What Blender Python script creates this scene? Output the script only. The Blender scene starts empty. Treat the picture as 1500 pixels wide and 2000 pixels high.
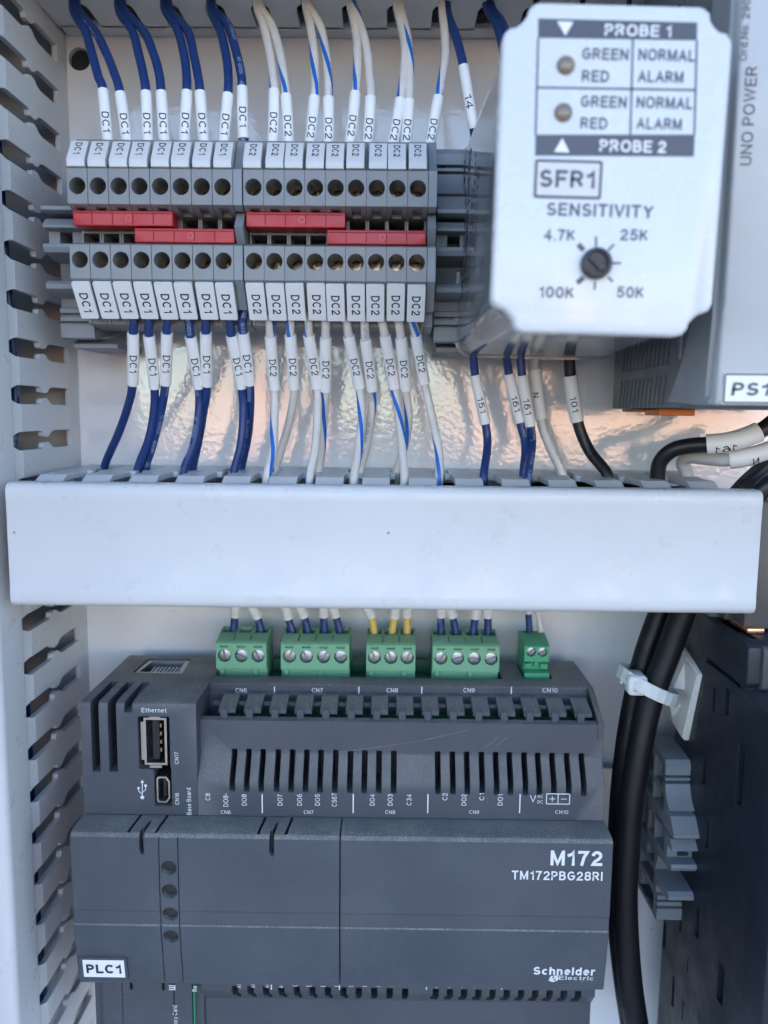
import bpy, bmesh, math, random
from mathutils import Vector, Matrix
random.seed(7)
R = math.radians
scene = bpy.context.scene
COL = scene.collection

# ------------------------------------------------------------------ camera (all lengths below are millimetres; d = height above the mounting plate)
F_PX, CX, CY, DIST = 1560.0, 750.0, 1000.0, 260.0
PITCH, YAW, ROLL = R(7.12), R(0.35), R(0.6)
cf = Vector((-math.sin(YAW) * math.cos(PITCH), math.cos(YAW) * math.cos(PITCH), -math.sin(PITCH)))
_r0 = Vector((math.cos(YAW), math.sin(YAW), 0)); _u0 = _r0.cross(cf)
cr = math.cos(ROLL) * _r0 + math.sin(ROLL) * _u0
cu = -math.sin(ROLL) * _r0 + math.cos(ROLL) * _u0
cam_data = bpy.data.cameras.new('camera')
cam = bpy.data.objects.new('camera', cam_data); COL.objects.link(cam)
m3 = Matrix((cr, cu, -cf)).transposed()
cam.matrix_world = Matrix.Translation((0, -DIST / 1000, 0)) @ m3.to_4x4()
cam_data.sensor_fit = 'VERTICAL'; cam_data.sensor_height = 24.0; cam_data.lens = 24.0 * F_PX / 2000.0
cam_data.clip_start = 0.01; cam_data.clip_end = 2000
cam_data.dof.use_dof = True; cam_data.dof.focus_distance = 0.218; cam_data.dof.aperture_fstop = 7.5
scene.camera = cam
scene.render.resolution_x = 768; scene.render.resolution_y = 1024

# ------------------------------------------------------------------ light: open shade, sun behind the cabinet
SUN_ELEV = 50
world = bpy.data.worlds.new('World'); scene.world = world; world.use_nodes = True
wn = world.node_tree.nodes; wl = world.node_tree.links
sky = wn.new('ShaderNodeTexSky'); sky.sky_type = 'NISHITA'; sky.sun_disc = False
sky.sun_elevation = R(SUN_ELEV); sky.sun_rotation = R(0); sky.air_density = 1.0; sky.dust_density = 0.1; sky.ozone_density = 1.7
bg = wn['Background']; bg.inputs['Strength'].default_value = 0.10
wl.new(sky.outputs['Color'], bg.inputs['Color'])
sun_d = bpy.data.lights.new('sun', 'SUN'); sun_d.energy = 4.6; sun_d.angle = R(0.5); sun_d.color = (1.0, 0.94, 0.85)
sun = bpy.data.objects.new('sun', sun_d); COL.objects.link(sun); sun.rotation_euler = (-R(90 - SUN_ELEV), 0, R(12)); sun.location = (0, 3, 3)
vs = scene.view_settings; vs.view_transform = 'Standard'; vs.look = 'None'; vs.gamma = 1.0; vs.use_curve_mapping = False
vs.exposure = 2.8
scene.cycles.max_bounces = 10; scene.cycles.diffuse_bounces = 5; scene.cycles.glossy_bounces = 4; scene.cycles.transparent_max_bounces = 16
scene.cycles.caustics_reflective = False; scene.cycles.caustics_refractive = False
scene.cycles.sample_clamp_indirect = 6.0

# ------------------------------------------------------------------ helpers
def at(px, py, d):
    """a point of the photograph (1500 x 2000) at height d above the plate -> (x, z) in mm"""
    dr = cf + cr * ((px - CX) / F_PX) - cu * ((py - CY) / F_PX)
    t = (DIST - d) / dr.y
    return dr.x * t, dr.z * t
def at_z(px, py, z):
    """-> (x, d) where the line of sight meets the level z"""
    dr = cf + cr * ((px - CX) / F_PX) - cu * ((py - CY) / F_PX)
    t = z / dr.z
    return dr.x * t, DIST - dr.y * t
def P(x, d, z): return Vector((x / 1000, -d / 1000, z / 1000))
def tag(o, label=None, cat=None, group=None, kind=None):
    if label: o['label'] = label
    if cat: o['category'] = cat
    if group: o['group'] = group
    if kind: o['kind'] = kind
    return o
def empty(name, x=0, d=0, z=0):
    o = bpy.data.objects.new(name, None); COL.objects.link(o); o.location = P(x, d, z); o.empty_display_size = 0.01
    return o
def finish(bm, name, mat, parent=None, smooth=35, merge=True, fix=True):
    if merge: bmesh.ops.remove_doubles(bm, verts=bm.verts, dist=1e-6)
    if fix: bmesh.ops.recalc_face_normals(bm, faces=bm.faces)
    me = bpy.data.meshes.new(name); bm.to_mesh(me); bm.free()
    if smooth:
        me.polygons.foreach_set('use_smooth', [True] * len(me.polygons)); me.set_sharp_from_angle(angle=R(smooth))
    if mat: me.materials.append(mat)
    o = bpy.data.objects.new(name, me); COL.objects.link(o)
    if parent: o.parent = parent
    return o
def share(o, name, parent=None):
    c = o.copy(); c.name = name; COL.objects.link(c); c.parent = parent
    return c
def copy_tree(root):
    r = root.copy(); COL.objects.link(r)
    for ch in root.children:
        c = ch.copy(); COL.objects.link(c); c.parent = r
        for g in ch.children:
            k = g.copy(); COL.objects.link(k); k.parent = c
    return r
def box(bm, x0, x1, d0, d1, z0, z1):
    v = [bm.verts.new(P(x, d, z)) for x in (x0, x1) for d in (d0, d1) for z in (z0, z1)]
    for f in ((0, 1, 3, 2), (4, 6, 7, 5), (0, 4, 5, 1), (2, 3, 7, 6), (0, 2, 6, 4), (1, 5, 7, 3)): bm.faces.new([v[i] for i in f])
def prism_x(bm, poly, x0, x1):
    """poly of (d, z) run along x"""
    a = [bm.verts.new(P(x0, d, z)) for d, z in poly]; b = [bm.verts.new(P(x1, d, z)) for d, z in poly]
    n = len(poly); bm.faces.new(a); bm.faces.new(b[::-1])
    for i in range(n): bm.faces.new((a[i], b[i], b[(i + 1) % n], a[(i + 1) % n]))
def prism_d(bm, poly, d0, d1):
    """poly of (x, z) run along d"""
    a = [bm.verts.new(P(x, d0, z)) for x, z in poly]; b = [bm.verts.new(P(x, d1, z)) for x, z in poly]
    n = len(poly); bm.faces.new(a); bm.faces.new(b[::-1])
    for i in range(n): bm.faces.new((a[i], b[i], b[(i + 1) % n], a[(i + 1) % n]))
def prism_z(bm, poly, z0, z1):
    """poly of (x, d) run along z"""
    a = [bm.verts.new(P(x, d, z0)) for x, d in poly]; b = [bm.verts.new(P(x, d, z1)) for x, d in poly]
    n = len(poly); bm.faces.new(a); bm.faces.new(b[::-1])
    for i in range(n): bm.faces.new((a[i], b[i], b[(i + 1) % n], a[(i + 1) % n]))
def circle(cx, cy, r, n=20, a0=0): return [(cx + r * math.cos(a0 + 2 * math.pi * i / n), cy + r * math.sin(a0 + 2 * math.pi * i / n)) for i in range(n)]
def rrect(x0, x1, y0, y1, r, n=4):
    out = []
    for cx, cy, a in ((x1 - r, y1 - r, 0), (x0 + r, y1 - r, 90), (x0 + r, y0 + r, 180), (x1 - r, y0 + r, 270)):
        for i in range(n + 1):
            t = R(a + 90 * i / n); out.append((cx + r * math.cos(t), cy + r * math.sin(t)))
    return out
def bevel(bm, off, seg=2, ang=30):
    bmesh.ops.remove_doubles(bm, verts=bm.verts, dist=1e-7)
    bmesh.ops.recalc_face_normals(bm, faces=bm.faces)
    es = [e for e in bm.edges if len(e.link_faces) == 2 and e.calc_face_angle(0) > R(ang)]
    bmesh.ops.bevel(bm, geom=es, offset=off / 1000, segments=seg, profile=0.5, affect='EDGES', clamp_overlap=True)
def cut(bm, *cutters):
    """solid bm minus the cutters"""
    def tmp(b):
        bmesh.ops.remove_doubles(b, verts=b.verts, dist=1e-7)
        bmesh.ops.recalc_face_normals(b, faces=b.faces)
        me = bpy.data.meshes.new('t'); b.to_mesh(me); b.free()
        o = bpy.data.objects.new('t', me); COL.objects.link(o); return o
    base = tmp(bm); cs = [tmp(c) for c in cutters]
    for c in cs:
        md = base.modifiers.new('b', 'BOOLEAN'); md.object = c; md.operation = 'DIFFERENCE'; md.solver = 'EXACT'; md.use_self = True
    bpy.context.view_layer.update()
    me = bpy.data.meshes.new_from_object(base.evaluated_get(bpy.context.evaluated_depsgraph_get()))
    out = bmesh.new(); out.from_mesh(me); bpy.data.meshes.remove(me)
    for o in [base] + cs:
        m = o.data; bpy.data.objects.remove(o); bpy.data.meshes.remove(m)
    return out
def smooth_path(pts, n=7):
    pts = [Vector(p) for p in pts]
    ext = [pts[0] * 2 - pts[1]] + pts + [pts[-1] * 2 - pts[-2]]
    out = []
    for i in range(1, len(ext) - 2):
        p0, p1, p2, p3 = ext[i - 1:i + 3]
        for k in range(n):
            t = k / n
            out.append(0.5 * ((2 * p1) + (p2 - p0) * t + (2 * p0 - 5 * p1 + 4 * p2 - p3) * t * t + (3 * p1 - p0 - 3 * p2 + p3) * t ** 3))
    out.append(pts[-1]); return out
def frames(path):
    """tangent, side, up at each point; the first 'up' looks to the viewer"""
    T = []
    for i in range(len(path)):
        a = path[max(i - 1, 0)]; b = path[min(i + 1, len(path) - 1)]; T.append((b - a).normalized())
    ref = Vector((0, -1, 0)); fr = []
    for t in T:
        n = ref - t * ref.dot(t)
        if n.length < 1e-3: n = Vector((1, 0, 0)) - t * t.x
        n.normalize(); fr.append((t, n.cross(t), n)); ref = n
    return fr
def tube(name, path, r, mat, parent=None, seg=14, inner=None):
    """round tube (mm radius); uv.x goes round, uv.y is the length in mm"""
    fr = frames(path); bm = bmesh.new(); uvl = bm.loops.layers.uv.new('UVMap'); r /= 1000
    rings = []; L = [0]
    for i in range(1, len(path)): L.append(L[-1] + (path[i] - path[i - 1]).length * 1000)
    for p, (t, s, n) in zip(path, fr):
        rings.append([bm.verts.new(p + (s * math.sin(2 * math.pi * k / seg) + n * math.cos(2 * math.pi * k / seg)) * r) for k in range(seg)])
    for i in range(len(rings) - 1):
        for k in range(seg):
            q = (k + 1) % seg
            f = bm.faces.new((rings[i][k], rings[i][q], rings[i + 1][q], rings[i + 1][k]))
            for lp, uv in zip(f.loops, ((k / seg, L[i]), ((k + 1) / seg, L[i]), ((k + 1) / seg, L[i + 1]), (k / seg, L[i + 1]))): lp[uvl].uv = uv
    for e, i in ((rings[0], 0), (rings[-1], -1)):
        if inner:
            t, s, n = fr[i]
            iv = [bm.verts.new(path[i] + (s * math.sin(2 * math.pi * k / seg) + n * math.cos(2 * math.pi * k / seg)) * inner / 1000) for k in range(seg)]
            for k in range(seg): bm.faces.new((e[k], e[(k + 1) % seg], iv[(k + 1) % seg], iv[k]))
        else: bm.faces.new(e)
    return finish(bm, name, mat, parent, smooth=50, merge=False)

# ------------------------------------------------------------------ lettering
def _arc(cx, cy, rx, ry, a0, a1, n=9): return [(cx + rx * math.cos(R(a0 + (a1 - a0) * i / n)), cy + ry * math.sin(R(a0 + (a1 - a0) * i / n))) for i in range(n + 1)]
def _oval(w, y0=0.0, y1=1.0):
    """closed, slightly squared oval"""
    p = []
    for i in range(25):
        a = R(90 + 360 * i / 24); c, s_ = math.cos(a), math.sin(a); e = 0.86
        p.append((w / 2 + w / 2 * math.copysign(abs(c) ** e, c), (y0 + y1) / 2 + (y1 - y0) / 2 * math.copysign(abs(s_) ** e, s_)))
    return p
def _font():
    X = 0.70                                     # x-height of small letters
    f = {}
    f['0'] = (0.52, [_oval(0.52)])
    f['1'] = (0.30, [[(0.0, 0.74), (0.10, 0.78), (0.22, 0.86), (0.28, 1.0), (0.28, 0.0)]])
    f['2'] = (0.52, [[(0.02, 0.70)] + _arc(0.26, 0.72, 0.24, 0.28, 165, -25, 9) + [(0.36, 0.44), (0.12, 0.22), (0.02, 0.0), (0.52, 0.0)]])
    f['3'] = (0.52, [_arc(0.25, 0.755, 0.22, 0.245, 160, -90, 10), _arc(0.25, 0.26, 0.26, 0.26, 88, -160, 10)])
    f['4'] = (0.56, [[(0.42, 0.0), (0.42, 1.0), (0.0, 0.27), (0.56, 0.27)]])
    f['5'] = (0.52, [[(0.47, 1.0), (0.10, 1.0), (0.04, 0.50)] + _arc(0.25, 0.32, 0.27, 0.32, 128, -160, 11)])
    f['6'] = (0.52, [_arc(0.27, 0.66, 0.25, 0.34, 35, 110, 6) + [(0.03, 0.62), (0.0, 0.42)], _oval(0.52, 0.0, 0.62)])
    f['7'] = (0.50, [[(0.0, 1.0), (0.50, 1.0), (0.30, 0.60), (0.18, 0.0)]])
    f['8'] = (0.52, [[(0.02 + x * 0.92, y) for x, y in _oval(0.52, 0.53, 1.0)], _oval(0.52, 0.0, 0.53)])
    f['9'] = (0.52, [_arc(0.25, 0.34, 0.25, 0.34, 215, 290, 6) + [(0.49, 0.38), (0.52, 0.58)], _oval(0.52, 0.38, 1.0)])
    f['A'] = (0.66, [[(0.0, 0.0), (0.33, 1.0), (0.66, 0.0)], [(0.12, 0.34), (0.54, 0.34)]])
    f['B'] = (0.56, [[(0.0, 0.0), (0.0, 1.0), (0.28, 1.0)] + _arc(0.28, 0.765, 0.22, 0.235, 85, -90, 8) + [(0.0, 0.53)], [(0.0, 0.53), (0.28, 0.53)] + _arc(0.30, 0.265, 0.26, 0.265, 88, -90, 8) + [(0.0, 0.0)]])
    f['C'] = (0.64, [_arc(0.34, 0.5, 0.34, 0.5, 42, 318, 18)])
    f['D'] = (0.62, [[(0.0, 0.0), (0.0, 1.0), (0.24, 1.0)] + _arc(0.24, 0.5, 0.38, 0.5, 84, -84, 14) + [(0.24, 0.0), (0.0, 0.0)]])
    f['E'] = (0.52, [[(0.52, 1.0), (0.0, 1.0), (0.0, 0.0), (0.52, 0.0)], [(0.0, 0.52), (0.46, 0.52)]])
    f['F'] = (0.50, [[(0.50, 1.0), (0.0, 1.0), (0.0, 0.0)], [(0.0, 0.50), (0.42, 0.50)]])
    f['G'] = (0.66, [_arc(0.34, 0.5, 0.34, 0.5, 44, 335, 19) + [(0.66, 0.48), (0.38, 0.48)]])
    f['H'] = (0.58, [[(0.0, 0.0), (0.0, 1.0)], [(0.58, 0.0), (0.58, 1.0)], [(0.0, 0.52), (0.58, 0.52)]])
    f['I'] = (0.0, [[(0.0, 0.0), (0.0, 1.0)]])
    f['K'] = (0.58, [[(0.0, 0.0), (0.0, 1.0)], [(0.55, 1.0), (0.0, 0.36)], [(0.20, 0.58), (0.58, 0.0)]])
    f['L'] = (0.46, [[(0.0, 1.0), (0.0, 0.0), (0.46, 0.0)]])
    f['M'] = (0.72, [[(0.0, 0.0), (0.0, 1.0)], [(0.72, 0.0), (0.72, 1.0)], [(0.04, 0.97), (0.36, 0.04), (0.68, 0.97)]])
    f['N'] = (0.60, [[(0.0, 0.0), (0.0, 1.0)], [(0.60, 0.0), (0.60, 1.0)], [(0.02, 0.97), (0.58, 0.03)]])
    f['O'] = (0.70, [_oval(0.70)])
    f['P'] = (0.52, [[(0.0, 0.0), (0.0, 1.0), (0.26, 1.0)] + _arc(0.26, 0.73, 0.26, 0.27, 86, -90, 9) + [(0.0, 0.46)]])
    f['R'] = (0.58, [[(0.0, 0.0), (0.0, 1.0), (0.28, 1.0)] + _arc(0.28, 0.745, 0.26, 0.255, 86, -90, 9) + [(0.0, 0.49)], [(0.30, 0.49), (0.58, 0.0)]])
    f['S'] = (0.56, [_arc(0.28, 0.745, 0.25, 0.255, 25, 235, 11) + [(0.34, 0.47)] + _arc(0.28, 0.265, 0.28, 0.265, 50, -160, 12)])
    f['T'] = (0.56, [[(0.0, 1.0), (0.56, 1.0)], [(0.28, 1.0), (0.28, 0.0)]])
    f['U'] = (0.58, [[(0.0, 1.0), (0.0, 0.30)] + _arc(0.29, 0.29, 0.29, 0.29, 180, 360, 10) + [(0.58, 1.0)]])
    f['V'] = (0.62, [[(0.0, 1.0), (0.31, 0.0), (0.62, 1.0)]])
    f['W'] = (0.90, [[(0.0, 1.0), (0.22, 0.0), (0.45, 1.0), (0.68, 0.0), (0.90, 1.0)]])
    f['Y'] = (0.62, [[(0.0, 1.0), (0.31, 0.44), (0.62, 1.0)], [(0.31, 0.46), (0.31, 0.0)]])
    f['a'] = (0.44, [[(0.02, 0.52)] + _arc(0.23, 0.50, 0.20, 0.20, 150, 0, 7) + [(0.43, 0.0)], [(0.43, 0.40), (0.20, 0.36)] + _arc(0.17, 0.18, 0.17, 0.18, 90, 290, 8) + [(0.43, 0.20)]])
    f['b'] = (0.46, [[(0.0, 1.0), (0.0, 0.0)], _oval(0.46, 0.0, X)])
    f['c'] = (0.42, [_arc(0.23, X / 2, 0.23, X / 2, 45, 315, 12)])
    f['d'] = (0.46, [[(0.46, 1.0), (0.46, 0.0)], _oval(0.46, 0.0, X)])
    f['e'] = (0.46, [[(0.0, 0.37), (0.46, 0.37)] + _arc(0.23, X / 2, 0.23, X / 2, 8, 318, 13)])
    f['h'] = (0.42, [[(0.0, 1.0), (0.0, 0.0)], [(0.0, 0.42)] + _arc(0.21, 0.46, 0.21, 0.24, 160, 0, 7) + [(0.42, 0.0)]])
    f['i'] = (0.0, [[(0.0, 0.0), (0.0, X)], [(0.0, 0.88), (0.0, 1.0)]])
    f['l'] = (0.0, [[(0.0, 0.0), (0.0, 1.0)]])
    f['m'] = (0.68, [[(0.0, X), (0.0, 0.0)], [(0.0, 0.42)] + _arc(0.17, 0.48, 0.17, 0.22, 160, 0, 6) + [(0.34, 0.0)], [(0.34, 0.42)] + _arc(0.51, 0.48, 0.17, 0.22, 160, 0, 6) + [(0.68, 0.0)]])
    f['n'] = (0.42, [[(0.0, X), (0.0, 0.0)], [(0.0, 0.42)] + _arc(0.21, 0.46, 0.21, 0.24, 160, 0, 7) + [(0.42, 0.0)]])
    f['o'] = (0.46, [_oval(0.46, 0.0, X)])
    f['r'] = (0.24, [[(0.0, X), (0.0, 0.0)], [(0.0, 0.40)] + _arc(0.20, 0.45, 0.20, 0.25, 160, 80, 4)])
    f['s'] = (0.40, [_arc(0.20, 0.525, 0.18, 0.175, 30, 240, 8) + _arc(0.20, 0.18, 0.20, 0.18, 60, -155, 8)])
    f['t'] = (0.24, [[(0.09, 0.92), (0.09, 0.14)] + _arc(0.20, 0.12, 0.11, 0.12, 180, 285, 4), [(0.0, X), (0.24, X)]])
    f['y'] = (0.44, [[(0.0, X), (0.22, 0.04)], [(0.44, X), (0.20, -0.08), (0.12, -0.22), (0.0, -0.24)]])
    f['.'] = (0.0, [[(0.0, 0.0), (0.0, 0.06)]]); f['-'] = (0.28, [[(0.0, 0.40), (0.28, 0.40)]])
    return f
FONT = _font(); _tc = {}
def ribbon(pts, w, closed):
    n = len(pts); L, Rr = [], []
    for i in range(n):
        p = Vector(pts[i])
        a = (p - Vector(pts[i - 1])).normalized() if (i or closed) else None
        b = (Vector(pts[(i + 1) % n]) - p).normalized() if (i < n - 1 or closed) else None
        if a is None: a = b
        if b is None: b = a
        na = Vector((-a.y, a.x)); nb = Vector((-b.y, b.x)); m = na + nb
        if m.length < 0.35: m = na
        else: m.normalize(); m = m * min(1 / max(m.dot(na), 0.3), 1.9)
        L.append(p + m * w / 2); Rr.append(p - m * w / 2)
    return L, Rr
def glyphs(s, weight=0.13):
    """monoline industrial lettering built from strokes; capitals are exactly 1 high -> vertices (x, y, stroke no.) and faces"""
    key = (s, weight)
    if key in _tc: return _tc[key]
    V, Fc = [], []; x = 0.0; w = weight; lay = 0; inner = 1 - w
    for ch in s:
        if ch == ' ': x += 0.34; continue
        gw, strokes = FONT[ch]
        for st in strokes:
            lay += 1
            pts = [(x + w / 2 + px, w / 2 + py * inner) for px, py in st]
            closed = (Vector(pts[0]) - Vector(pts[-1])).length < 1e-4 and len(pts) > 3
            if closed: pts = pts[:-1]
            else:
                # run plain stems to the full height
                for i, j in ((0, 1), (-1, -2)):
                    t = (Vector(pts[i]) - Vector(pts[j])).normalized(); q = st[i]
                    if abs(t.y) > 0.9 and (q[1] in (0.0, 1.0) or ch in 'dbhilmnr'): pts[i] = tuple(Vector(pts[i]) + t * w / 2)
                    elif abs(t.x) > 0.95: pts[i] = tuple(Vector(pts[i]) + t * w / 2)
            A, B = ribbon(pts, w, closed); o = len(V); n = len(pts)
            for a, b in zip(A, B): V.append((a.x, a.y, lay)); V.append((b.x, b.y, lay))
            for i in range(n if closed else n - 1):
                j = (i + 1) % n; Fc.append((o + 2 * i, o + 2 * i + 1, o + 2 * j + 1, o + 2 * j))
        x += gw + w + 0.17
    _tc[key] = (V, Fc); return _tc[key]
CAP = 1.0
def text(s, o3, u, v, cap, mat, parent=None, bold=0.0, xs=1.0, align='C', name='lettering', width=None, slant=0.0, wrap=None, lift=0.05):
    """flat print: o3 = (x,d,z) of the middle, u = reading direction, v = letters' up, cap = capital height in mm; wrap(uu, vv) -> point for curved faces"""
    vs_, fs = glyphs(s, 0.115 + bold * 4.2); k = cap / CAP
    x0 = min(p[0] for p in vs_); x1 = max(p[0] for p in vs_)
    if width: xs = width / ((x1 - x0) * k)
    ax = {'C': (x0 + x1) / 2, 'L': x0, 'R': x1}[align]
    bm = bmesh.new()
    pts = [((p[0] - ax) * k * xs + slant * (p[1] * k - cap / 2), p[1] * k - cap / 2) for p in vs_]
    vv = [bm.verts.new((p[0], p[1], q[2] * 0.004)) for p, q in zip(pts, vs_)]
    for f in fs:
        try: bm.faces.new([vv[i] for i in f])
        except ValueError: pass
    if wrap:
        for i in range(1, 6):
            y = -cap / 2 + cap * i / 6
            bmesh.ops.bisect_plane(bm, geom=bm.verts[:] + bm.edges[:] + bm.faces[:], plane_co=(0, y, 0), plane_no=(0, 1, 0))
        for w in bm.verts: w.co = wrap(w.co.x, w.co.y, w.co.z)
    else:
        O = Vector(o3); U = Vector(u).normalized(); W = Vector(v).normalized(); N = U.cross(W)
        if N.y < 0 and abs(N.y) > .2: N = -N          # towards the viewer = larger d
        for w in bm.verts:
            q = O + U * w.co.x + W * w.co.y + N * (lift + w.co.z); w.co = P(*q)
    return finish(bm, name, mat, parent, smooth=None, merge=False, fix=False)
RIGHT, UP, DOWN, LEFT = (1, 0, 0), (0, 0, 1), (0, 0, -1), (-1, 0, 0)

# ------------------------------------------------------------------ materials
def mat_new(name):
    m = bpy.data.materials.new(name); m.use_nodes = True
    return m, m.node_tree.nodes, m.node_tree.links, m.node_tree.nodes['Principled BSDF']
def plastic(name, col, rough=0.45, var=0.08, grain=0.0, gscale=2500, edge=0.25, dust=0.0, dustcol=(0.30, 0.28, 0.24), specks=0.0, metal=0.0, spec=0.5, smudge=0.0, rvar=0.12, coat=0.0, peel=0.0, sss=0.0):
    m, n, l, b = mat_new(name)
    tc = n.new('ShaderNodeTexCoord'); src = tc.outputs['Object']
    def noise(sc, det=3.0, ro=0.6):
        t = n.new('ShaderNodeTexNoise'); t.inputs['Scale'].default_value = sc; t.inputs['Detail'].default_value = det; t.inputs['Roughness'].default_value = ro
        l.new(src, t.inputs['Vector']); return t.outputs['Fac']
    def ramp(fac, a, b_, va=0.0, vb=1.0):
        r = n.new('ShaderNodeMapRange'); r.inputs[1].default_value = a; r.inputs[2].default_value = b_; r.inputs[3].default_value = va; r.inputs[4].default_value = vb
        l.new(fac, r.inputs[0]); return r.outputs[0]
    def math_(op, a, c):
        q = n.new('ShaderNodeMath'); q.operation = op
        for i, s in enumerate((a, c)):
            if hasattr(s, 'links'): l.new(s, q.inputs[i])
            else: q.inputs[i].default_value = s
        return q.outputs[0]
    def mix(fac, a, c):
        q = n.new('ShaderNodeMix'); q.data_type = 'RGBA'
        if hasattr(fac, 'links'): l.new(fac, q.inputs['Factor'])
        else: q.inputs['Factor'].default_value = fac
        for s, k in ((a, 6), (c, 7)):
            if hasattr(s, 'links'): l.new(s, q.inputs[k])
            else: q.inputs[k].default_value = (*s, 1)
        return q.outputs[2]
    c_lo = tuple(max(0, x * (1 - var)) for x in col); c_hi = tuple(min(1, x * (1 + var)) for x in col)
    colr = mix(ramp(noise(45), 0.3, 0.7), c_lo, c_hi)
    rg = ramp(noise(120, 4), 0.3, 0.7, max(0.02, rough - rvar), min(1, rough + rvar))
    if smudge:
        f = math_('MULTIPLY', math_('MULTIPLY', ramp(noise(38, 6, 0.75), 0.45, 0.85), ramp(noise(260, 4, 0.8), 0.3, 0.7, 0.4, 1.0)), smudge)
        colr = mix(f, colr, tuple(x * 0.72 for x in col))
    if specks:
        v = n.new('ShaderNodeTexVoronoi'); v.inputs['Scale'].default_value = 170; l.new(src, v.inputs['Vector'])
        sp = n.new('ShaderNodeSeparateColor'); l.new(v.outputs['Color'], sp.inputs[0])
        rad = ramp(sp.outputs[0], 0.6, 1.0, 0.0, 0.085)
        f = math_('MULTIPLY', math_('LESS_THAN', v.outputs['Distance'], rad), math_('MULTIPLY', sp.outputs[1], specks))
        colr = mix(f, colr, (0.12, 0.11, 0.10))
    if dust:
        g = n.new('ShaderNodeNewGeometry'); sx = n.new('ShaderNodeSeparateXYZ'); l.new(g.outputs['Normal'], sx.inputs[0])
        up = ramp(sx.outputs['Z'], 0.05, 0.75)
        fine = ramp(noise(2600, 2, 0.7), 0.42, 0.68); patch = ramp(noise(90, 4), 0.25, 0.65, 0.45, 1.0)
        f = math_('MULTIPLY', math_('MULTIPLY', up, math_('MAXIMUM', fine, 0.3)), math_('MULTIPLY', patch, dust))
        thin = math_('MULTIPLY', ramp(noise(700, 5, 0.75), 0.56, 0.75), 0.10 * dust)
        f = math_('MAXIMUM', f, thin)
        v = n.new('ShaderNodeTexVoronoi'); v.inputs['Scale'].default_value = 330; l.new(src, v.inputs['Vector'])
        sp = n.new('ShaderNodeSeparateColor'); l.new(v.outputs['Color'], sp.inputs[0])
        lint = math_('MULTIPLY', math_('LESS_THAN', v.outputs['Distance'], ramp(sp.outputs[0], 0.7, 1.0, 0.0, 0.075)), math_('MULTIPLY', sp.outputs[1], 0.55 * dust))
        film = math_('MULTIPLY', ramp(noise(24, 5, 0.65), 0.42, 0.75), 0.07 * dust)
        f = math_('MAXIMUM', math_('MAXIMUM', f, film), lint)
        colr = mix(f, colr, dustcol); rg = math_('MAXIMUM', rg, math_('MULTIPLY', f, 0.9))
    l.new(colr, b.inputs['Base Color']); l.new(rg, b.inputs['Roughness'])
    b.inputs['Metallic'].default_value = metal; b.inputs['Specular IOR Level'].default_value = spec
    if coat: b.inputs['Coat Weight'].default_value = coat; b.inputs['Coat Roughness'].default_value = 0.12
    if sss: b.inputs['Subsurface Weight'].default_value = sss; b.inputs['Subsurface Radius'].default_value = (0.002, 0.002, 0.002); b.inputs['Subsurface Scale'].default_value = 1.0
    nrm = None
    if edge:
        be = n.new('ShaderNodeBevel'); be.samples = 3; be.inputs['Radius'].default_value = edge / 1000; nrm = be.outputs[0]
    if grain or peel:
        bp = n.new('ShaderNodeBump')
        if peel:
            bp.inputs['Strength'].default_value = peel; bp.inputs['Distance'].default_value = 0.001
            h = math_('ADD', noise(650, 2.0, 0.5), math_('MULTIPLY', noise(60, 2, 0.5), 1.2))
        else:
            bp.inputs['Strength'].default_value = grain; bp.inputs['Distance'].default_value = 0.0002
            h = noise(gscale, 2, 0.6)
        l.new(h, bp.inputs['Height'])
        if nrm: l.new(nrm, bp.inputs['Normal'])
        nrm = bp.outputs[0]
    if nrm: l.new(nrm, b.inputs['Normal'])
    return m
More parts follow.
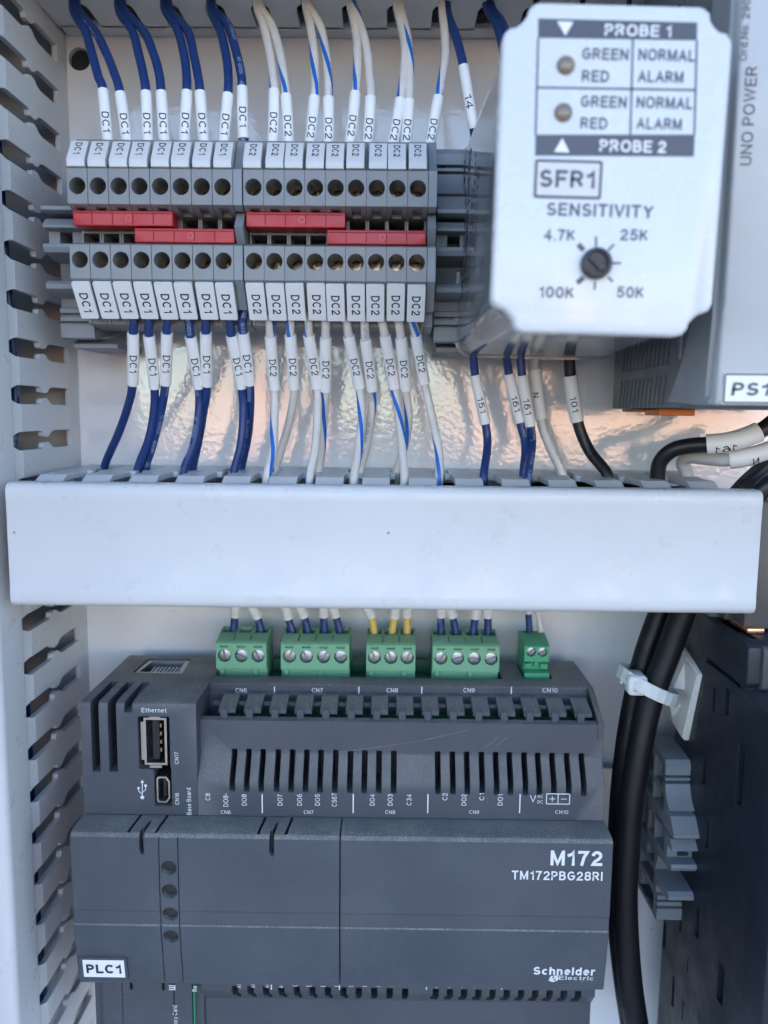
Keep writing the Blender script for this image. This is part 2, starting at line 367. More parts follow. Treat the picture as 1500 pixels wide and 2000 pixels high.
def wire_mat(name, col, stripe=None, pr=None, rough=0.38):
    m, n, l, b = mat_new(name)
    uv = n.new('ShaderNodeUVMap'); sx = n.new('ShaderNodeSeparateXYZ'); l.new(uv.outputs[0], sx.inputs[0])
    oi = n.new('ShaderNodeObjectInfo')
    def M(op, *a):
        q = n.new('ShaderNodeMath'); q.operation = op
        for i, s in enumerate(a):
            if hasattr(s, 'links'): l.new(s, q.inputs[i])
            else: q.inputs[i].default_value = s
        return q.outputs[0]
    def mix(f, a, c):
        q = n.new('ShaderNodeMix'); q.data_type = 'RGBA'; l.new(f, q.inputs['Factor'])
        for s, k in ((a, 6), (c, 7)):
            if hasattr(s, 'links'): l.new(s, q.inputs[k])
            else: q.inputs[k].default_value = (*s, 1)
        return q.outputs[2]
    tc = n.new('ShaderNodeTexCoord'); nz = n.new('ShaderNodeTexNoise'); nz.inputs['Scale'].default_value = 160; nz.inputs['Detail'].default_value = 4; l.new(tc.outputs['Object'], nz.inputs['Vector'])
    c = mix(nz.outputs['Fac'], tuple(x * 0.8 for x in col), tuple(min(1, x * 1.15) for x in col))
    if stripe:
        ph = M('ADD', M('SUBTRACT', sx.outputs[0], M('MULTIPLY', sx.outputs[1], 1 / 46.0)), M('MULTIPLY', oi.outputs['Random'], 1.0))
        f = M('LESS_THAN', M('ABSOLUTE', M('SUBTRACT', M('FRACT', ph), 0.5)), 0.075)
        c = mix(f, c, stripe)
    if pr:
        # small printed characters running along the insulation
        ph = M('FRACT', M('ADD', M('ADD', sx.outputs[0], M('MULTIPLY', sx.outputs[1], 0.004)), M('MULTIPLY', oi.outputs['Random'], 7.3)))
        band = M('LESS_THAN', M('ABSOLUTE', M('SUBTRACT', ph, 0.5)), 0.075)
        cb = n.new('ShaderNodeCombineXYZ'); l.new(M('MULTIPLY', ph, 20.0), cb.inputs[0]); l.new(M('MULTIPLY', sx.outputs[1], 1.35), cb.inputs[1]); l.new(M('MULTIPLY', oi.outputs['Random'], 50), cb.inputs[2])
        vn = n.new('ShaderNodeTexVoronoi'); vn.feature = 'DISTANCE_TO_EDGE'; vn.inputs['Scale'].default_value = 1.0; l.new(cb.outputs[0], vn.inputs['Vector'])
        gp = n.new('ShaderNodeTexNoise'); gp.noise_dimensions = '1D'; gp.inputs['Scale'].default_value = 0.16; l.new(sx.outputs[1], gp.inputs['W'])
        f = M('MULTIPLY', M('MULTIPLY', band, M('LESS_THAN', vn.outputs['Distance'], 0.12)), M('MULTIPLY', M('GREATER_THAN', gp.outputs['Fac'], 0.5), 0.62))
        c = mix(f, c, pr)
    l.new(c, b.inputs['Base Color']); b.inputs['Roughness'].default_value = rough
    return m
def metal(name, col, rough=0.3):
    m, n, l, b = mat_new(name)
    tc = n.new('ShaderNodeTexCoord'); nz = n.new('ShaderNodeTexNoise'); nz.inputs['Scale'].default_value = 900; nz.inputs['Detail'].default_value = 4; l.new(tc.outputs['Object'], nz.inputs['Vector'])
    mr = n.new('ShaderNodeMapRange'); mr.inputs[3].default_value = rough - 0.12; mr.inputs[4].default_value = rough + 0.2; l.new(nz.outputs['Fac'], mr.inputs[0]); l.new(mr.outputs[0], b.inputs['Roughness'])
    b.inputs['Base Color'].default_value = (*col, 1); b.inputs['Metallic'].default_value = 1.0
    bp = n.new('ShaderNodeBump'); bp.inputs['Strength'].default_value = 0.15; bp.inputs['Distance'].default_value = 0.0002; l.new(nz.outputs['Fac'], bp.inputs['Height']); l.new(bp.outputs[0], b.inputs['Normal'])
    return m
def clear(name, tint, white=0.12):
    """clear moulded plastic: mostly see-through, glossy, slightly milky"""
    m = bpy.data.materials.new(name); m.use_nodes = True; n = m.node_tree.nodes; l = m.node_tree.links; n.clear()
    out = n.new('ShaderNodeOutputMaterial'); tr = n.new('ShaderNodeBsdfTransparent'); tr.inputs[0].default_value = (*tint, 1)
    gl = n.new('ShaderNodeBsdfGlossy'); gl.inputs['Roughness'].default_value = 0.09; gl.inputs['Color'].default_value = (1, 1, 1, 1)
    df = n.new('ShaderNodeBsdfDiffuse'); df.inputs['Color'].default_value = (0.55, 0.57, 0.6, 1)
    tc = n.new('ShaderNodeTexCoord'); nz = n.new('ShaderNodeTexNoise'); nz.inputs['Scale'].default_value = 70; nz.inputs['Detail'].default_value = 5; l.new(tc.outputs['Object'], nz.inputs['Vector'])
    mr = n.new('ShaderNodeMapRange'); mr.inputs[1].default_value = 0.3; mr.inputs[2].default_value = 0.75; mr.inputs[3].default_value = white * 0.4; mr.inputs[4].default_value = white * 1.5; l.new(nz.outputs['Fac'], mr.inputs[0])
    m1 = n.new('ShaderNodeMixShader'); l.new(mr.outputs[0], m1.inputs[0]); l.new(tr.outputs[0], m1.inputs[1]); l.new(df.outputs[0], m1.inputs[2])
    fr = n.new('ShaderNodeFresnel'); fr.inputs['IOR'].default_value = 1.5
    m2 = n.new('ShaderNodeMixShader'); l.new(fr.outputs[0], m2.inputs[0]); l.new(m1.outputs[0], m2.inputs[1]); l.new(gl.outputs[0], m2.inputs[2]); l.new(m2.outputs[0], out.inputs[0])
    return m
def ink(name, col, rough=0.6):
    m, n, l, b = mat_new(name); b.inputs['Base Color'].default_value = (*col, 1); b.inputs['Roughness'].default_value = rough
    tc = n.new('ShaderNodeTexCoord'); nz = n.new('ShaderNodeTexNoise'); nz.inputs['Scale'].default_value = 1500; l.new(tc.outputs['Object'], nz.inputs['Vector'])
    mx = n.new('ShaderNodeMix'); mx.data_type = 'RGBA'; l.new(nz.outputs['Fac'], mx.inputs['Factor']); mx.inputs[6].default_value = (*[x * 0.85 for x in col], 1); mx.inputs[7].default_value = (*[min(1, x * 1.12) for x in col], 1)
    l.new(mx.outputs[2], b.inputs['Base Color'])
    return m

M_plate = plastic('painted_steel', (0.78, 0.785, 0.80), 0.07, 0.03, edge=0, specks=0.8, peel=0.06, rvar=0.03, smudge=0.06, spec=1.0)
M_encl = plastic('enclosure_paint', (0.72, 0.725, 0.73), 0.3, 0.03, edge=0)
M_duct = plastic('duct_pvc', (0.60, 0.605, 0.61), 0.42, 0.03, grain=0.05, edge=0.3, specks=0.5, smudge=0.12, dust=0.35, dustcol=(0.50, 0.47, 0.42))
M_cover = plastic('duct_cover_pvc', (0.60, 0.605, 0.61), 0.36, 0.025, grain=0.04, edge=0.4, specks=1.0, smudge=0.13, rvar=0.15)
M_ductin = plastic('duct_inside', (0.45, 0.455, 0.455), 0.5, 0.04)
M_tb = plastic('terminal_grey', (0.212, 0.218, 0.224), 0.42, 0.05, grain=0.08, edge=0.2, dust=0.15)
M_tb_end = plastic('end_cover_grey', (0.22, 0.235, 0.255), 0.45, 0.05, edge=0.2)
M_bracket = plastic('bracket_grey', (0.215, 0.235, 0.26), 0.45, 0.05, edge=0.25)
M_mark = plastic('marker_white', (0.74, 0.75, 0.75), 0.4, 0.02, edge=0.3, smudge=0.05)
M_mark_shade = plastic('marker_white_shaded', (0.60, 0.605, 0.60), 0.4, 0.03, edge=0.35, smudge=0.08)  # white of the upper tags, darkened for the shade on their upward faces
M_red = plastic('jumper_red', (0.46, 0.022, 0.03), 0.42, 0.06, edge=0.2, dust=0.1)
M_sleeve = plastic('sleeve_white', (0.82, 0.815, 0.80), 0.42, 0.02, edge=0, smudge=0.12)
M_black_ink = ink('black_ink', (0.02, 0.02, 0.025))
M_white_ink = ink('white_ink', (0.72, 0.74, 0.76))
M_plc = plastic('plc_charcoal', (0.060, 0.069, 0.086), 0.48, 0.08, grain=0.22, gscale=3500, edge=0.35, dust=0.9, dustcol=(0.34, 0.32, 0.27), spec=0.38)  # real dust, its tone raised to make up for light from above
M_plc2 = plastic('plc_charcoal_flap', (0.062, 0.072, 0.091), 0.48, 0.08, grain=0.2, gscale=3500, edge=0.5, dust=1.0, dustcol=(0.40, 0.375, 0.31), spec=0.38)  # flap dust lightened too, putting light from above into its colour
M_dimple_shade = plastic('dimple_shade', (0.022, 0.025, 0.03), 0.5, 0.15, grain=0.2, edge=0, dust=0.6, dustcol=(0.12, 0.11, 0.1))  # dark tone put in as the shade inside the flap dimples
M_dark = plastic('dark_void', (0.012, 0.013, 0.016), 0.6, 0.2, edge=0)
M_green = plastic('plug_green', (0.17, 0.40, 0.24), 0.42, 0.07, edge=0.2, dust=0.25)
M_green2 = plastic('small_plug_green', (0.05, 0.34, 0.17), 0.4, 0.07, edge=0.2, dust=0.2)
M_green_dk = plastic('header_green', (0.015, 0.10, 0.05), 0.5, 0.1, edge=0)
M_pcb = plastic('circuit_board_green', (0.02, 0.13, 0.06), 0.4, 0.15, edge=0)
M_zinc = metal('zinc_screw', (0.36, 0.39, 0.43), 0.36)
M_brass = metal('clamp_screw', (0.56, 0.50, 0.41), 0.26)
M_rail = metal('rail_zinc', (0.55, 0.58, 0.60), 0.38)
M_copper = metal('copper', (0.85, 0.42, 0.25), 0.28)
M_gold = metal('gold_contact', (0.30, 0.24, 0.14), 0.4)
M_shell = metal('connector_shell', (0.42, 0.42, 0.42), 0.33)
M_breaker = plastic('breaker_black', (0.008, 0.013, 0.022), 0.5, 0.15, grain=0.15, edge=0.35, dust=0.25, dustcol=(0.12, 0.12, 0.12))
M_breaker2 = plastic('breaker_grey', (0.05, 0.055, 0.062), 0.5, 0.12, grain=0.3, edge=0.4, dust=0.6, dustcol=(0.2, 0.19, 0.17))
M_lug = plastic('lug_dusty_grey', (0.085, 0.08, 0.075), 0.5, 0.25, grain=0.4, edge=0.4, dust=0.9, dustcol=(0.25, 0.22, 0.19), specks=0)
M_ps_body = plastic('supply_grey', (0.12, 0.135, 0.15), 0.45, 0.06, edge=0.3)
M_ps_front = plastic('supply_light_grey', (0.48, 0.49, 0.50), 0.4, 0.03, edge=0.5)
M_ps_mid = plastic('supply_mid_grey', (0.26, 0.28, 0.30), 0.42, 0.04, edge=0.4)
M_orange = plastic('clip_orange', (0.60, 0.16, 0.02), 0.4, 0.1)
M_relay = plastic('relay_cap_white', (0.655, 0.663, 0.672), 0.26, 0.02, edge=0.8, smudge=0.10)
M_relay_band = ink('relay_print_grey', (0.075, 0.078, 0.10), 0.4)
M_label = plastic('label_white', (0.80, 0.80, 0.79), 0.35, 0.02, edge=0)
M_label_g = plastic('label_grey_white', (0.62, 0.61, 0.60), 0.4, 0.02, edge=0)
M_clear = clear('clear_polycarbonate', (0.86, 0.87, 0.89), 0.40)
M_rim = clear('clear_rim', (0.6, 0.62, 0.65), 0.5)
M_frost = clear('milky_polycarbonate', (0.8, 0.83, 0.85), 0.6)
M_led = plastic('led_lens', (0.20, 0.16, 0.11), 0.25, 0.1, edge=0, coat=0.6)
M_knob = plastic('knob_black', (0.012, 0.013, 0.018), 0.35, 0.1, edge=0.2)
M_nylon = plastic('nylon_natural', (0.66, 0.69, 0.66), 0.38, 0.04, edge=0.2, sss=0.4)
M_mount = plastic('mount_white', (0.80, 0.79, 0.74), 0.45, 0.03, edge=0.3)
W_blue = wire_mat('insulation_blue', (0.014, 0.042, 0.165), pr=(0.30, 0.36, 0.5), rough=0.36)
W_white = wire_mat('insulation_white_blue_stripe', (0.66, 0.62, 0.57), stripe=(0.01, 0.13, 0.50), pr=(0.16, 0.15, 0.15))
W_grey = wire_mat('insulation_white', (0.64, 0.62, 0.59), pr=(0.3, 0.3, 0.3))
W_yel = wire_mat('insulation_yellow', (0.70, 0.47, 0.12))
W_black = wire_mat('insulation_black', (0.011, 0.011, 0.012), pr=(0.05, 0.05, 0.05), rough=0.4)
M_jacket = plastic('cable_jacket', (0.008, 0.0085, 0.011), 0.5, 0.2, edge=0, specks=0, dust=0.2, dustcol=(0.12, 0.11, 0.1), grain=0.1, spec=0.3)

# ------------------------------------------------------------------ setting: ground, enclosure, mounting plate
def ground():
    def earth(name, lo, hi, sc):
        m, n, l, b = mat_new(name)
        tc = n.new('ShaderNodeTexCoord'); nz = n.new('ShaderNodeTexNoise'); nz.inputs['Scale'].default_value = sc; nz.inputs['Detail'].default_value = 8; l.new(tc.outputs['Object'], nz.inputs['Vector'])
        mx = n.new('ShaderNodeMix'); mx.data_type = 'RGBA'; l.new(nz.outputs['Fac'], mx.inputs['Factor']); mx.inputs[6].default_value = (*lo, 1); mx.inputs[7].default_value = (*hi, 1)
        l.new(mx.outputs[2], b.inputs['Base Color']); b.inputs['Roughness'].default_value = 0.9
        return m
    bm = bmesh.new()
    xs = (-400, -20, 0, 20, 400); rows = [[bm.verts.new((x, y, -1.3)) for x in xs] for y in (60, 0, -10, -400)]
    for a, c in zip(rows, rows[1:]):
        for i in range(len(a) - 1): bm.faces.new((a[i], a[i + 1], c[i + 1], c[i]))
    tag(finish(bm, 'ground', earth('asphalt', (0.035, 0.036, 0.038), (0.055, 0.055, 0.056), 1.5), smooth=60), kind='structure')
    # unseen sunlit bank, added and split for its warm reflections on the plate
    reflector_warm = earth('reflector_warm', (0.62, 0.35, 0.22), (0.78, 0.50, 0.34), 2.2)
    for xa, xb, top, seed in ((-7.0, -2.4, 2.3, 3), (2.0, 17.0, 2.2, 5)):
        bm = bmesh.new(); rng = random.Random(seed); n = max(6, int((xb - xa) / 0.8)); rows = []
        for k, (y, z) in enumerate(((-24, -1.35), (-25.5, -0.4), (-26.5, 0.6), (-27.4, 1.5), (-28.5, top), (-33, top), (-45, -1.4))):
            rows.append([bm.verts.new((xa + (xb - xa) * i / n + rng.uniform(-.2, .2), y + rng.uniform(-.4, .4), z if k == 0 else (z + 1.3) * min(1, 0.3 + i * 0.35, 0.3 + 0.35 * (n - i)) - 1.3 + rng.uniform(-.2, .2))) for i in range(n + 1)])
        for a, c in zip(rows, rows[1:]):
            for i in range(len(a) - 1): bm.faces.new((a[i], a[i + 1], c[i + 1], c[i]))
        tag(finish(bm, 'reflector_bank', reflector_warm, smooth=60), kind='structure')
ground()
bm = bmesh.new()
EX0, EX1, EZ0, EZ1, ED = -178, 340, -360, 350, 215
box(bm, EX0, EX1, -18, -15, EZ0, EZ1); box(bm, EX0, EX1, -15, ED, EZ1, EZ1 + 2); box(bm, EX0, EX1, -15, ED, EZ0 - 2, EZ0)
box(bm, EX0 - 2, EX0, -15, ED + 60, EZ0, EZ1); box(bm, EX1, EX1 + 2, -15, ED, EZ0, EZ1)
tag(finish(bm, 'enclosure', M_encl, smooth=None), kind='structure')
bm = bmesh.new(); box(bm, -170, 235, -2, 0, -300, 200)
c1 = bmesh.new(); prism_d(c1, circle(-96.6, 106.7, 3.4, 28), -5, 5)
plate = tag(finish(cut(bm, c1), 'mounting_plate', M_plate), kind='structure')
bm = bmesh.new(); prism_d(bm, circle(-96.6, 106.7, 5.2, 28), -4.5, -2.2); finish(bm, 'hole_shade_disc', M_dark, plate)  # black disc added to stand in for the darkness inside the hole

# ------------------------------------------------------------------ slotted wiring ducts
PITCH_S = 12.65
HALF = PITCH_S / 2
FINGER = [(7.3, HALF - 2.55), (20.5, HALF - 2.55), (22.6, HALF - 2.0), (23.9, HALF - 1.0), (25.0, HALF - 0.7), (26.7, HALF - 0.7), (27.6, HALF - 0.95), (28.0, HALF - 1.5), (28.2, HALF - 2.2), (29.0, HALF - 2.55), (41.5, HALF - 2.55)]
TIP = [(41.5, HALF - 2.55), (42.6, HALF - 2.45), (46.4, HALF - 0.75), (51.0, HALF - 0.75)]
TIPX = [(41.5, HALF - 2.55), (45.0, HALF - 2.55), (48.5, HALF - 1.6), (52.5, HALF - 0.8)]
def finger_mesh(axis, sgn):
    """one finger; axis 'z': wall at x = 0 running along z; axis 'x': wall at z = 0 running along x. sgn = outward normal sign"""
    bm = bmesh.new(); th = 1.6
    def put(t, d, nrm):
        return P(nrm, d, t) if axis == 'z' else P(t, d, nrm)
    def slab(prof, inset):
        out = [(d, w) for d, w in prof] + [(d, -w) for d, w in reversed(prof)]
        a = [bm.verts.new(put(w, d, -sgn * inset(d))) for d, w in out]; b = [bm.verts.new(put(w, d, -sgn * (inset(d) + th))) for d, w in out]
        n = len(out); bm.faces.new(a); bm.faces.new(b[::-1])
        for i in range(n): bm.faces.new((a[i], b[i], b[(i + 1) % n], a[(i + 1) % n]))
    slab(FINGER, lambda d: 0.0)
    slab(TIP if axis == 'z' else TIPX, lambda d: max(0, (d - 41.5)) * (0.30 if axis == 'z' else 0.45))
    return bm
proto_f = {}
def duct_finger(axis, sgn, parent, x, z):
    k = (axis, sgn)
    if k not in proto_f: o = finish(finger_mesh(axis, sgn), 'finger', M_duct, parent); proto_f[k] = o
    else: o = share(proto_f[k], 'finger', parent)
    o.location = P(x, 0, z); return o
def cover_profile(w0, w1, depth=61.0, back=47.5):
    """C-section lid across w0..w1 (rounded shoulders) as (w, d) outline"""
    r = 2.2; t = 1.5; out = []
    out += [(w0, back)]
    for i in range(6): a = R(180 - 90 * i / 5); out.append((w0 + r + r * math.cos(a), depth - r + r * math.sin(a)))
    for q in (4.2, 4.6): out.append((w0 + q, depth + (0 if q < 4.4 else -0.14)))
    for q in (4.6, 4.2): out.append((w1 - q, depth + (0 if q < 4.4 else -0.14)))
    for i in range(6): a = R(90 - 90 * i / 5); out.append((w1 - r + r * math.cos(a), depth - r + r * math.sin(a)))
    out += [(w1, back), (w1 - t, back), (w1 - t, depth - t), (w0 + t, depth - t), (w0 + t, back)]
    return out
# left vertical duct: right wall at x = -100.5
dl = tag(empty('wiring_duct', -120, 0, -60), 'light grey slotted wiring duct standing upright along the left edge', 'wiring duct')
def rel(o, r):                     # keep world placement while hanging o under r
    o.parent = r; o.location = o.location - r.location; return o
bm = bmesh.new(); box(bm, -141, -100.5, 0.2, 1.8, -290, 195); box(bm, -102.1, -100.5, 1.8, 7.3, -290, 195); box(bm, -141, -139.4, 1.8, 50, -290, 195)
rel(finish(bm, 'channel_base', M_duct), dl)
for k in range(-17, 12):
    z = 3.75 + HALF + PITCH_S * k
    if -235 < z < 150: rel(duct_finger('z', 1, None, -100.5, z), dl)
bm = bmesh.new(); prism_z(bm, [(w, d) for w, d in cover_profile(-141.6, -100.1)], -290, 195)
rel(finish(bm, 'cover', M_cover), dl)
# horizontal duct in the middle: top wall z = -17.8, bottom wall z = -50
dh = tag(empty('wiring_duct', 0, 0, -34), 'light grey wiring duct with plain closed cover crossing the middle of the panel', 'wiring duct')
bm = bmesh.new(); box(bm, -97, 94, 0.2, 1.8, -49.9, -17.9); box(bm, -97, 94, 1.8, 7.3, -19.4, -17.8); box(bm, -97, 94, 1.8, 7.3, -50, -48.4)
rel(finish(bm, 'channel_base', M_duct), dh)
for k in range(-7, 9):
    x = -9.9 + HALF + PITCH_S * k
    if -98 < x - 5 and x < 90:
        rel(duct_finger('x', 1, None, x, -17.8), dh); rel(duct_finger('x', -1, None, x, -50), dh)
bm = bmesh.new(); prof = cover_profile(-50.3, -18.5, back=55.0)
prism_x(bm, [(d, w) for w, d in prof], -96.6, 93.6)
bevel(bm, 0.35, 2, 60)
rel(finish(bm, 'cover', M_cover), dh)
# top duct: bottom wall z = 113
dt = tag(empty('wiring_duct', 0, 0, 130), 'light grey slotted wiring duct along the top edge with wires hanging out', 'wiring duct')
bm = bmesh.new(); box(bm, -99.5, 150, 0.2, 1.8, 113.2, 145); box(bm, -99.5, 150, 1.8, 7.3, 113, 114.6); box(bm, -99.5, 150, 1.8, 50, 143.4, 145)
rel(finish(bm, 'channel_base', M_duct), dt)
for k in range(-5, 10):
    x = -38.0 + HALF + 12.9 * k
    fo = rel(duct_finger('x', -1, None, x, 113), dt); fo.scale = (1, 0.86, 1)
bm = bmesh.new(); prism_x(bm, [(d, w) for w, d in cover_profile(112.6, 145.4)], -99.5, 150)
rel(finish(bm, 'cover', M_cover), dt)

# ------------------------------------------------------------------ DIN rails
def rail(x0, x1, zc, label):
    h = 17.5
    outer = [(7.5, zc - h), (7.5, zc - 12.5), (1.2, zc - 12.5), (1.2, zc + 12.5), (7.5, zc + 12.5), (7.5, zc + h), (6.5, zc + h), (6.5, zc + 13.5), (0.2, zc + 13.5), (0.2, zc - 13.5), (6.5, zc - 13.5), (6.5, zc - h)]
    bm = bmesh.new(); prism_x(bm, outer, x0, x1)
    tag(finish(bm, 'mounting_rail', M_rail), label, 'rail')
rail(-97, 140, 46.5, 'zinc plated steel mounting rail behind the grey terminals and the relay')
rail(-93, 150, -134.0, 'zinc plated steel mounting rail behind the charcoal controller')

# ------------------------------------------------------------------ screw terminals
HU, HL, ZC = 56.3, 38.1, 46.9
TB = [(4, ZC - 19), (4, ZC + 19), (26, 70.2), (41.5, 69.9), (43.0, 68.4), (47.0, 61.6), (49, 60.6), (49, 51.9), (45.5, 50.6), (40, 50.4), (40, 43.2), (45.5, 43.0), (49, 41.9), (49, 33.4), (47.4, 32.4), (42.4, 26.6), (37.9, 27.2), (37.3, 23.2), (28, 22.2), (12, 24)]
TW = 5.16
def screw(name, r, mat, x, d, z, ang, parent, depth=1.2, slot=0.28):
    bm = bmesh.new(); prism_d(bm, circle(0, 0, r, 22), -depth, 0); bevel(bm, 0.12, 2, 50)
    c = bmesh.new(); prism_d(c, [(-r * 1.2, -slot), (r * 1.2, -slot), (r * 1.2, slot), (-r * 1.2, slot)], -depth * 0.86, 1)
    o = finish(cut(bm, c), name, mat, parent, smooth=40); o.location = P(x, d, z); o.rotation_euler = (0, ang, 0)
    return o
def slope_frame(a, b):
    """a, b = (d, z) ends of a sloped face, upper first -> unit down-slope and outward normal (x, d, z)"""
    v = Vector((0, b[0] - a[0], b[1] - a[1])).normalized(); nrm = Vector((0, -v.z, v.y)); 
    if nrm.y < 0: nrm = -nrm
    return v, nrm
def marker(parent, a, b, w, thick, s, cap, wid, tshift, nub=False):
    v, nrm = slope_frame(a, b); L = math.hypot(b[0] - a[0], b[1] - a[1])
    A = Vector((0, a[0], a[1]))
    bm = bmesh.new()
    pts = rrect(-w / 2, w / 2, 0, L, 0.35, 2)
    lo = [bm.verts.new(P(*(Vector((x, 0, 0)) + A + v * y + nrm * 0.05))) for x, y in pts]; hi = [bm.verts.new(P(*(Vector((x, 0, 0)) + A + v * y + nrm * thick))) for x, y in pts]
    bm.faces.new(lo); bm.faces.new(hi[::-1]); n = len(pts)
    for i in range(n): bm.faces.new((lo[i], hi[i], hi[(i + 1) % n], lo[(i + 1) % n]))
    mk = finish(bm, 'marker_tag', M_mark, parent)
    o = A + v * (L * tshift) + nrm * (thick + 0.03)
    text(s, tuple(o), tuple(v), RIGHT, cap, M_black_ink, mk, width=wid, bold=0.012, lift=0.0)
    return mk
def terminal_proto(s):
    root = empty('screw_terminal', 0, 0, 0)
    bm = bmesh.new(); prism_x(bm, TB, -TW / 2, TW / 2)
    c1 = bmesh.new()
    for hz in (HU, HL): prism_d(c1, circle(0, hz, 2.08, 28), 36.5, 60)
    c2 = bmesh.new()
    box(c2, -2.1, 2.1, 30, 60, 47.1, 50.35); box(c2, -2.1, 2.1, 30, 60, 43.35, 46.5)
    c3 = bmesh.new(); box(c3, -1.7, 1.7, 20, 39.5, 66, 80)       # wire funnels
    box(c3, -1.6, 1.6, 37.0, 41.6, 10, 33)
    c4 = bmesh.new(); box(c4, -1.2, 1.2, 42, 60, 50.2, 51.55)
    h = finish(cut(bm, c1, c2, c3, c4), 'housing', M_tb, root, smooth=30)
    for hz, an in ((HU, 0.5), (HL, -0.7)): screw('clamp_screw', 2.0, M_brass, 0, 38.6, hz, an, root)
    bm = bmesh.new(); box(bm, -2.05, 2.05, 30.1, 31.2, 47.2, 50.3); box(bm, -2.05, 2.05, 30.1, 31.2, 43.4, 46.4)
    finish(bm, 'contact_bar', M_dark, root)
    bm = bmesh.new(); prism_x(bm, [(44.0, 67.4), (45.3, 68.3), (46.0, 68.1), (49.4, 63.0), (49.7, 62.2), (49.5, 60.9), (48.4, 60.8)], -2.28, 2.28)
    mk = finish(bm, 'marker_tag', M_mark_shade, root); v_, n_ = slope_frame((46.0, 68.1), (49.4, 63.0))
    q_ = Vector((0, 46.0, 68.1)) + v_ * 2.75 + n_ * 0.03; text(s, tuple(q_), tuple(v_), RIGHT, 1.75, M_black_ink, mk, width=4.2, bold=0.014, lift=0.0)
    marker(root, (48.5, 32.9), (42.0, 24.5), 4.7, 0.9, s, 2.25, 5.6, 0.55)
    return root
ORD = ['first', 'second', 'third', 'fourth', 'fifth', 'sixth', 'seventh', 'eighth', 'ninth', 'tenth', 'eleventh', 'twelfth', 'thirteenth', 'fourteenth', 'fifteenth']
tb1 = terminal_proto('DC1'); tb2 = terminal_proto('DC2')
XT1 = [-80.1 + 5.28 * i for i in range(8)]; XT2 = [-35.3 + 5.22 * i for i in range(9)]
for proto, xs, s in ((tb1, XT1, 'DC1'), (tb2, XT2, 'DC2')):
    for i, x in enumerate(xs):
        t = proto if i == 0 else copy_tree(proto)
        t.location = P(x, 0, 0)
        for ch in t.children:
            if ch.name.startswith('clamp_screw'): ch.rotation_euler.y = random.uniform(-1.5, 1.5)
            if ch.name.startswith('marker_tag'):
                ch.rotation_euler.y = R(random.uniform(-.25, .25)); ch.location = P(random.uniform(-.08, .08), random.uniform(0, .15), random.uniform(-.1, .1))
        tag(t, 'grey screw terminal tagged %s, %s from the left of the %s block' % (s, ORD[i], s), 'screw terminal', 'screw terminals on the upper rail')
def end_cover(x0, x1, label):
    prof = [p for p in TB if not (p[0] < 46 and 42 < p[1] < 51.0)]
    i = prof.index((49, 51.9)); prof = prof[:i + 1] + [(46.5, 51.0), (44, 51.4), (48.2, 46.8), (44, 42.4), (46.5, 42.8)] + prof[i + 1:]
    bm = bmesh.new(); prism_x(bm, prof, x0, x1)
    tag(finish(bm, 'end_cover', M_tb_end), label, 'end cover', 'terminal end covers')
end_cover(-40.45, -38.2, 'thin grey end cover standing between the DC1 and DC2 terminals')
end_cover(9.15, 11.3, 'thin grey end cover closing the right end of the DC2 terminals')
def jumper(xa, xb, z0, z1, label):
    x0, x1 = xa - 2.35, xb + 2.35
    root = tag(empty('jumper_bar', (x0 + x1) / 2, 40, (z0 + z1) / 2), label, 'jumper bar', 'red jumper bars')
    bm = bmesh.new(); box(bm, x0, x1, 40.3, 46.6, z0, z1); bevel(bm, 0.25, 2)
    c = bmesh.new(); step = (xb - xa) / 4
    for i in range(1, 5): box(c, xa + step * (i - .5) - .12, xa + step * (i - .5) + .12, 46.35, 50, z0 + 0.5, z1 - 0.5)
    box(c, x0 + 0.5, x1 - 0.5, 46.4, 50, z1 - 0.75, z1 - 0.6)
    b = rel(finish(cut(bm, c), 'bar', M_red), root)
    bm = bmesh.new()
    for i in range(5): box(bm, xa + step * i - 0.45, xa + step * i + 0.45, 33, 40.3, (z0 + z1) / 2 - 0.4, (z0 + z1) / 2 + 0.4)
    rel(finish(bm, 'contact_pins', M_shell), root)
    bm = bmesh.new()
    xr = (xa + xb) / 2 + step * 0.3; ring = circle(xr, (z0 + z1) / 2, 0.85, 20); inn = circle(xr, (z0 + z1) / 2, 0.62, 20)
    a = [bm.verts.new(P(x, 46.66, z)) for x, z in ring]; c_ = [bm.verts.new(P(x, 46.66, z)) for x, z in inn]
    for i in range(20): bm.faces.new((a[i], a[(i + 1) % 20], c_[(i + 1) % 20], c_[i]))
    rel(finish(bm, 'moulded_ring', plastic_ring, smooth=None), root)
plastic_ring = plastic('jumper_ring', (0.50, 0.12, 0.12), 0.4, 0.05, edge=0)
jumper(XT1[0], XT1[4], 47.1, 50.9, 'red jumper bar, upper one on the left five DC1 terminals')
jumper(XT1[3], XT1[7], 43.0, 46.6, 'red jumper bar, lower one on the right five DC1 terminals')
jumper(XT2[0], XT2[4], 47.1, 50.9, 'red jumper bar, upper one on the left five DC2 terminals')
jumper(XT2[4], XT2[8], 43.0, 46.6, 'red jumper bar, lower one on the right five DC2 terminals')

